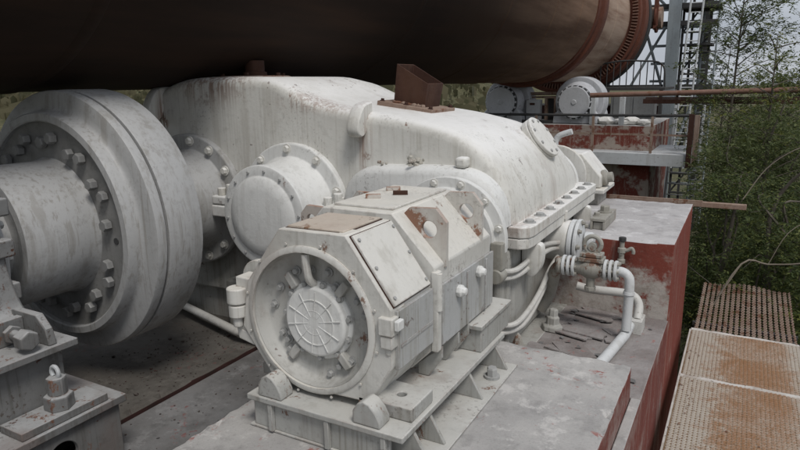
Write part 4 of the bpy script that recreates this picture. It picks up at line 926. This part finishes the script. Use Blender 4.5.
for k in range(7):
    b = B(); b.tube([(-2.0, 21.8, -3.6+1.24*k), (-1.2, 21.8, -2.36+1.24*k)], .03, 6, 0); part('brace', b, 'darksteel', t, 0)
b = B(); b.box((-2.0, 21.3, 2.05), (-.95, 22.6, 2.12)); b.box((-1.9, 21.3, .98), (-1.1, 22.4, 1.04)); part('landing', b, 'darksteel', t, .004)
def ladder(name, lab, x0, y0, z0, x1, y1, z1, w, step, mat, cage=False):
    t = thing(name, lab, 'ladder', (x0, y0, z0))
    for d in (0, w):
        b = B(); b.tube([(x0+d, y0, z0), (x1+d, y1, z1)], .03, 6, 0); part('stringer', b, mat, t, 0)
    n = int((z1-z0)/step)
    for i in range(1, n):
        k = i/n; p = V((x0+(x1-x0)*k, y0+(y1-y0)*k, z0+(z1-z0)*k))
        b = B(); b.tube([p, p+V((w, 0, 0))], .017, 5, 0); part('rung', b, mat, t, 0)
    if cage:
        for i in range(int((z1-z0-2)/.55)):
            k = (i*.55+2)/(z1-z0); p = V((x0+(x1-x0)*k, y0+(y1-y0)*k, z0+(z1-z0)*k))
            b = B(); b.tube([p+V((w/2-.4*math.cos(a), .35*math.sin(a)*1.6, 0)) for a in [PI*j/8 for j in range(9)]], .014, 5, 0); part('cage_hoop', b, mat, t, 0)
ladder('access_ladder', 'pale steel ladder leaning up the tower beside the blue-grey column', -1.86, 20.2, -2.6, -1.62, 20.6, 5.0, .33, .26, 'steel')
ladder('caged_ladder', 'slim ladder with safety hoops at the right edge of the tower', -1.45, 21.9, -5.0, -1.40, 21.9, 6.0, .4, .30, 'tower', True)
ladder('lower_ladder', 'wide low ladder with long rungs below the platform corner', -1.58, 15.4, -5.0, -1.50, 16.3, -.6, .62, .25, 'steel')

# ------------------------------------------------------------------ vegetation
def leafcloud(b, blobs, n, size, up=0.2, aspect=.42):
    wts = [r[0]*r[1]*r[2] for _, r in blobs]; tot = sum(wts); per = 13
    for (c, r), w in zip(blobs, wts):
        lean_ = V((random.gauss(0, .5), random.gauss(0, .5), random.uniform(.0, .9)))
        for k in range(max(1, int(n*w/tot/per))):
            while True:
                u = V((random.uniform(-1, 1), random.uniform(-1, 1), random.uniform(-1, 1)))
                if .1 < u.length < 1: break
            p = V((c[0]+u.x*r[0], c[1]+u.y*r[1], c[2]+u.z*r[2]))
            d = (u*.8+lean_+V((random.gauss(0, .45), random.gauss(0, .45), random.gauss(0, .35)))).normalized()
            sz = size*random.uniform(.75, 1.2); L_ = sz*per*.36*random.uniform(.6, 1.25); sag = random.uniform(.1, .9)
            side = d.cross(V((0, 0, 1)))
            side = side.normalized() if side.length > .05 else V((1, 0, 0))
            for q in range(per):
                t = q/(per-1); pos = p+d*L_*t+V((0, 0, -sag*L_*t*t))
                dd = (d+V((0, 0, -2*sag*t))).normalized()
                ld = (side*(1 if q % 2 else -1)*random.uniform(.6, 1.2)+dd*random.uniform(.2, 1.1)+V((random.gauss(0, .25), random.gauss(0, .25), random.gauss(-.1, .3)))).normalized()
                s_ = sz*(1.1-.45*t)*random.uniform(.7, 1.25)
                nn = (V((0, 0, 1))+V((random.gauss(0, .5), random.gauss(0, .5), 0))).normalized(); qv = ld.cross(nn)
                if qv.length < .05: continue
                qv.normalize(); n2 = qv.cross(ld); m = pos+ld*s_*.42
                b.face([b.b.verts.new(x) for x in (pos, m+qv*s_*aspect*.5+n2*s_*.05, pos+ld*s_, m-qv*s_*aspect*.5+n2*s_*.05)])
def clumps(base, rad, n, cr, seed):
    rr = random.Random(seed); out = []
    for i in range(n):
        while True:
            u = V((rr.uniform(-1, 1), rr.uniform(-1, 1), rr.uniform(-1, 1)))
            if u.length < 1: break
        r = cr*rr.uniform(.6, 1.35)
        out.append(((base[0]+u.x*rad[0], base[1]+u.y*rad[1], base[2]+u.z*rad[2]), (r*rr.uniform(.8, 1.4), r*rr.uniform(.8, 1.3), r*rr.uniform(.6, 1.0))))
    return out
def plant(name, lab, cat, x, y, topz, rad, n, ncl, cr, leaf, mat, seed, group, twigs=26, bare=0, low=-4.6):
    gz = ground_h(x, y)
    t = thing(name, lab, cat, (x, y, gz), group)
    rr = random.Random(seed+100)
    cen = (x, y, (topz+low)/2); rz = (topz-low)/2
    cl_ = clumps(cen, (rad[0], rad[1], rz*.95), ncl, cr, seed)
    b = B(); leafcloud(b, cl_, n, leaf); part('crown', b, mat, t, 0, fixn=False)
    b = B(); b.tube([(x, y, gz-.1), (x+rr.uniform(-.2, .2), y, gz+1.2), (x+rr.uniform(-.3, .3), y+rr.uniform(-.2, .2), cen[2]+rz*.5), (x+rr.uniform(-.3, .3), y, topz-.1)], [.06*(1-.07*i) for i in range(13)], 8); part('trunk', b, 'bark', t, 0)
    b = B()
    for i in range(twigs):
        c, r = cl_[rr.randrange(len(cl_))]
        z0 = gz+rr.uniform(.3, max(.6, c[2]-gz-.2)); p0 = V((x, y, min(z0, c[2]))); p1 = V(c)
        mid = (p0+p1)/2+V((rr.uniform(-.2, .2), rr.uniform(-.2, .2), .15)); p2 = p1+V((rr.uniform(-.5, .5), rr.uniform(-.5, .5), rr.uniform(-.2, .4)))
        b.tube([p0, mid, p1, p2], [.018, .017, .016, .014, .013, .012, .01, .009, .008, .006, .005, .004, .003], 5)
    part('branches', b, 'bark', t, 0)
    return t
SH = 'shrubs beyond the walkway'
plant('shrub', 'dense dark shrub close behind the open grating', 'shrub', .55, 8.6, -.75, (.75, .7), 30000, 50, .36, .052, 'leaf', 1, SH)
plant('shrub', 'dark shrub right behind the red block corner', 'shrub', -.12, 9.3, -1.15, (.42, .8), 24000, 42, .34, .05, 'leaf', 2, SH)
plant('shrub', 'olive shrub rising behind the dark near shrubs below the rusty pipe', 'shrub', .35, 11.2, -.25, (.9, .8), 30000, 54, .40, .06, 'leaf2', 3, SH)
plant('shrub', 'broad shrub at the right edge of the view', 'shrub', 1.5, 9.6, -.35, (.8, .9), 26000, 48, .4, .055, 'leaf', 4, SH)
plant('shrub', 'far shrub reaching up to the rusty pipe beside the platform', 'shrub', -.25, 13.2, -.55, (.5, .7), 20000, 42, .4, .06, 'leaf', 5, SH)
plant('shrub', 'tall olive shrub between the pipe and the caged ladder', 'shrub', .9, 14.8, .0, (1.2, .9), 30000, 60, .48, .068, 'leaf2', 6, SH)
plant('shrub', 'low yellow-green sprig growing by the walkway end', 'shrub', .25, 7.85, -2.35, (.5, .3), 1600, 18, .2, .05, 'leafy', 7, SH, 12, low=-3.6)
plant('shrub', 'bushy green shrub filling the gap under the long rusty pipe', 'shrub', .3, 16.5, -.1, (1.0, .8), 26000, 60, .55, .085, 'leaf', 21, SH)
plant('shrub', 'leafy shrub far behind at the right picture edge', 'shrub', 2.2, 15.5, .0, (1.1, .8), 24000, 60, .55, .085, 'leaf', 22, SH)
plant('shrub', 'low broad shrub on the ground under the rusty bar', 'shrub', .2, 10.2, -2.0, (1.1, .5), 20000, 50, .45, .065, 'leaf', 23, SH)
TR = 'slender trees against the sky'
def slim_tree(lab, x, y, topz, lean, n, spread, mat, seed, leaf=.10):
    gz = ground_h(x, y); t = thing('slender_tree', lab, 'tree', (x, y, gz), TR); rr = random.Random(seed)
    pts = [V((x, y, gz-.1)), V((x+lean*.3, y, gz+(topz-gz)*.4)), V((x+lean*.7, y+.1, gz+(topz-gz)*.75)), V((x+lean, y, topz))]
    b = B(); b.tube(pts, [.045-.0033*i for i in range(13)], 8); part('trunk', b, 'bark', t, 0)
    b = B(); blobs = []
    for i in range(34):
        k = rr.uniform(.45, .98); z = gz+(topz-gz)*k; p0 = V((x+lean*k, y, z)); ln = spread*(1.25-k)*rr.uniform(.6, 1.5)+.25
        a = rr.uniform(0, 2*PI); d = V((math.cos(a), math.sin(a)*.7, rr.uniform(.25, .9)))
        p1 = p0+d*ln*.5; p2 = p0+d*ln+V((0, 0, -.12*ln))
        b.tube([p0, p1, p2], [.013, .012, .011, .009, .008, .007, .006, .005, .004], 5)
        for q, r in ((p1, .22), (p2, .26), ((p1+p2)/2, .25)): blobs.append((tuple(q), (r*rr.uniform(.7, 1.3), r*rr.uniform(.7, 1.3), r*rr.uniform(.5, .9))))
    blobs.append(((x+lean, y, topz), (.16, .16, .25)))
    part('branches', b, 'bark', t, 0)
    b = B(); leafcloud(b, blobs, n, leaf); part('crown', b, mat, t, 0, fixn=False)
slim_tree('tall sparse tree next to the ladder, its top leaving the picture', -.35, 14.5, 2.3, .1, 12000, .95, 'leaf2', 11, .07)
slim_tree('shorter bright-tipped young tree right of the tall sparse one', .38, 12.6, .72, -.05, 4200, .7, 'leafy', 12, .062)
slim_tree('drooping tree at the right picture edge', 1.6, 14.0, .42, -.1, 5000, 1.0, 'leaf2', 13, .072)
slim_tree('thin tree behind the tower ladder', -.8, 24.5, 1.3, .1, 3500, 1.3, 'leaf2', 14, .14)
slim_tree('distant low tree filling the gap behind the shrubs', 1.3, 22, .4, .2, 5000, 1.8, 'leaf2', 15, .14)
# dry arching twig
b = B(); b.tube([(-.2, 7.3, -2.6), (.1, 7.4, -1.95), (.35, 7.5, -1.95), (.65, 7.5, -1.9), (1.0, 7.5, -1.75)], [.010]*8+[.008]*8+[.004], 6); b.tube([(.1, 7.4, -1.95), (.0, 7.35, -2.15), (-.08, 7.3, -2.3)], .006, 5); b.tube([(.35, 7.5, -1.95), (.5, 7.55, -1.6), (.75, 7.6, -1.4)], .004, 5)
o = part('dry_twig', b, 'twig', None, 0, loc=(.3, 7.4, -2)); tag(o, 'bare pale twig arching over the open grating', 'twig')
b = B(); b.tube([(.05, 8.0, -1.35), (.25, 8.1, -1.0), (.5, 8.1, -.78), (.72, 8.1, -.7)], .006, 5); o = part('dry_twig', b, 'twig', None, 0, loc=(.3, 8, -1)); tag(o, 'short pale dry twig slanting through the dark shrub', 'twig')

# ------------------------------------------------------------------ light, sky, camera
SUN_EL, SUN_AZ = math.radians(56), math.radians(128)   # azimuth measured from +Y towards +X
sd = V((math.sin(SUN_AZ)*math.cos(SUN_EL), math.cos(SUN_AZ)*math.cos(SUN_EL), math.sin(SUN_EL)))
L = bpy.data.lights.new('sun', 'SUN'); L.energy = 1.5; L.angle = math.radians(16); L.color = (1, .97, .93)
lo = bpy.data.objects.new('sun', L); COL.objects.link(lo); lo.rotation_mode = 'QUATERNION'; lo.rotation_quaternion = V((0, 0, 1)).rotation_difference(sd); lo.location = (5, -5, 20)
W = bpy.data.worlds.new('World'); SC.world = W; W.use_nodes = True; nt = W.node_tree; nt.nodes.clear()
out = nt.nodes.new('ShaderNodeOutputWorld'); bg = nt.nodes.new('ShaderNodeBackground'); nt.links.new(bg.outputs[0], out.inputs[0])
sky = nt.nodes.new('ShaderNodeTexSky'); sky.sky_type = 'NISHITA'; sky.sun_disc = False; sky.sun_elevation = SUN_EL; sky.sun_rotation = SUN_AZ; sky.air_density = 1.0; sky.dust_density = 3.0
tc = nt.nodes.new('ShaderNodeTexCoord'); mp = nt.nodes.new('ShaderNodeMapping'); mp.inputs['Scale'].default_value = (1.2, 1.2, 4.5); nt.links.new(tc.outputs['Generated'], mp.inputs[0])
no = nt.nodes.new('ShaderNodeTexNoise'); no.inputs['Scale'].default_value = 2.2; no.inputs['Detail'].default_value = 6; nt.links.new(mp.outputs[0], no.inputs[0])
cr = nt.nodes.new('ShaderNodeValToRGB'); cr.color_ramp.elements[0].position = .35; cr.color_ramp.elements[0].color = (4.3, 4.65, 5.3, 1); cr.color_ramp.elements[1].position = .68; cr.color_ramp.elements[1].color = (6.7, 6.95, 7.4, 1); nt.links.new(no.outputs['Fac'], cr.inputs[0])
mx = nt.nodes.new('ShaderNodeMix'); mx.data_type = 'RGBA'; mx.inputs[0].default_value = .85; nt.links.new(sky.outputs[0], mx.inputs[6]); nt.links.new(cr.outputs[0], mx.inputs[7])
sx = nt.nodes.new('ShaderNodeSeparateXYZ'); nt.links.new(tc.outputs['Generated'], sx.inputs[0])
zr = nt.nodes.new('ShaderNodeMapRange'); zr.inputs['From Min'].default_value = 0; zr.inputs['From Max'].default_value = 1; zr.inputs['To Min'].default_value = 1.35; zr.inputs['To Max'].default_value = 1.6; nt.links.new(sx.outputs['Z'], zr.inputs['Value'])
ml = nt.nodes.new('ShaderNodeVectorMath'); ml.operation = 'SCALE'; nt.links.new(mx.outputs[2], ml.inputs[0]); nt.links.new(zr.outputs['Result'], ml.inputs['Scale'])
nt.links.new(ml.outputs[0], bg.inputs[0]); bg.inputs[1].default_value = .06

cam = bpy.data.cameras.new('camera'); cam.sensor_width = 36; cam.lens = 622/800*36; cam.clip_start = .05; cam.clip_end = 1200
co = bpy.data.objects.new('camera', cam); COL.objects.link(co)
fpx = 622.; Yd = V(((751-400)/fpx, (78-225)/fpx, 1)).normalized(); P2 = V(((851-400)/fpx, (78-1.46-225)/fpx, 1))
nv = Yd.cross(P2).normalized(); Zd = -nv if nv.y > 0 else nv; Xd = Yd.cross(Zd)
Rm = Matrix((Xd, Yd, Zd))            # world axes expressed in (right, down, forward)
right, down, fwd = [V((Rm[0][i], Rm[1][i], Rm[2][i])) for i in range(3)]
mw = Matrix((right, -down, -fwd)).transposed().to_4x4(); co.matrix_world = mw
SC.camera = co
SC.view_settings.view_transform = 'Standard'; SC.view_settings.look = 'None'; SC.view_settings.exposure = .34; SC.view_settings.gamma = 1; SC.view_settings.use_curve_mapping = False
SC.cycles.max_bounces = 6
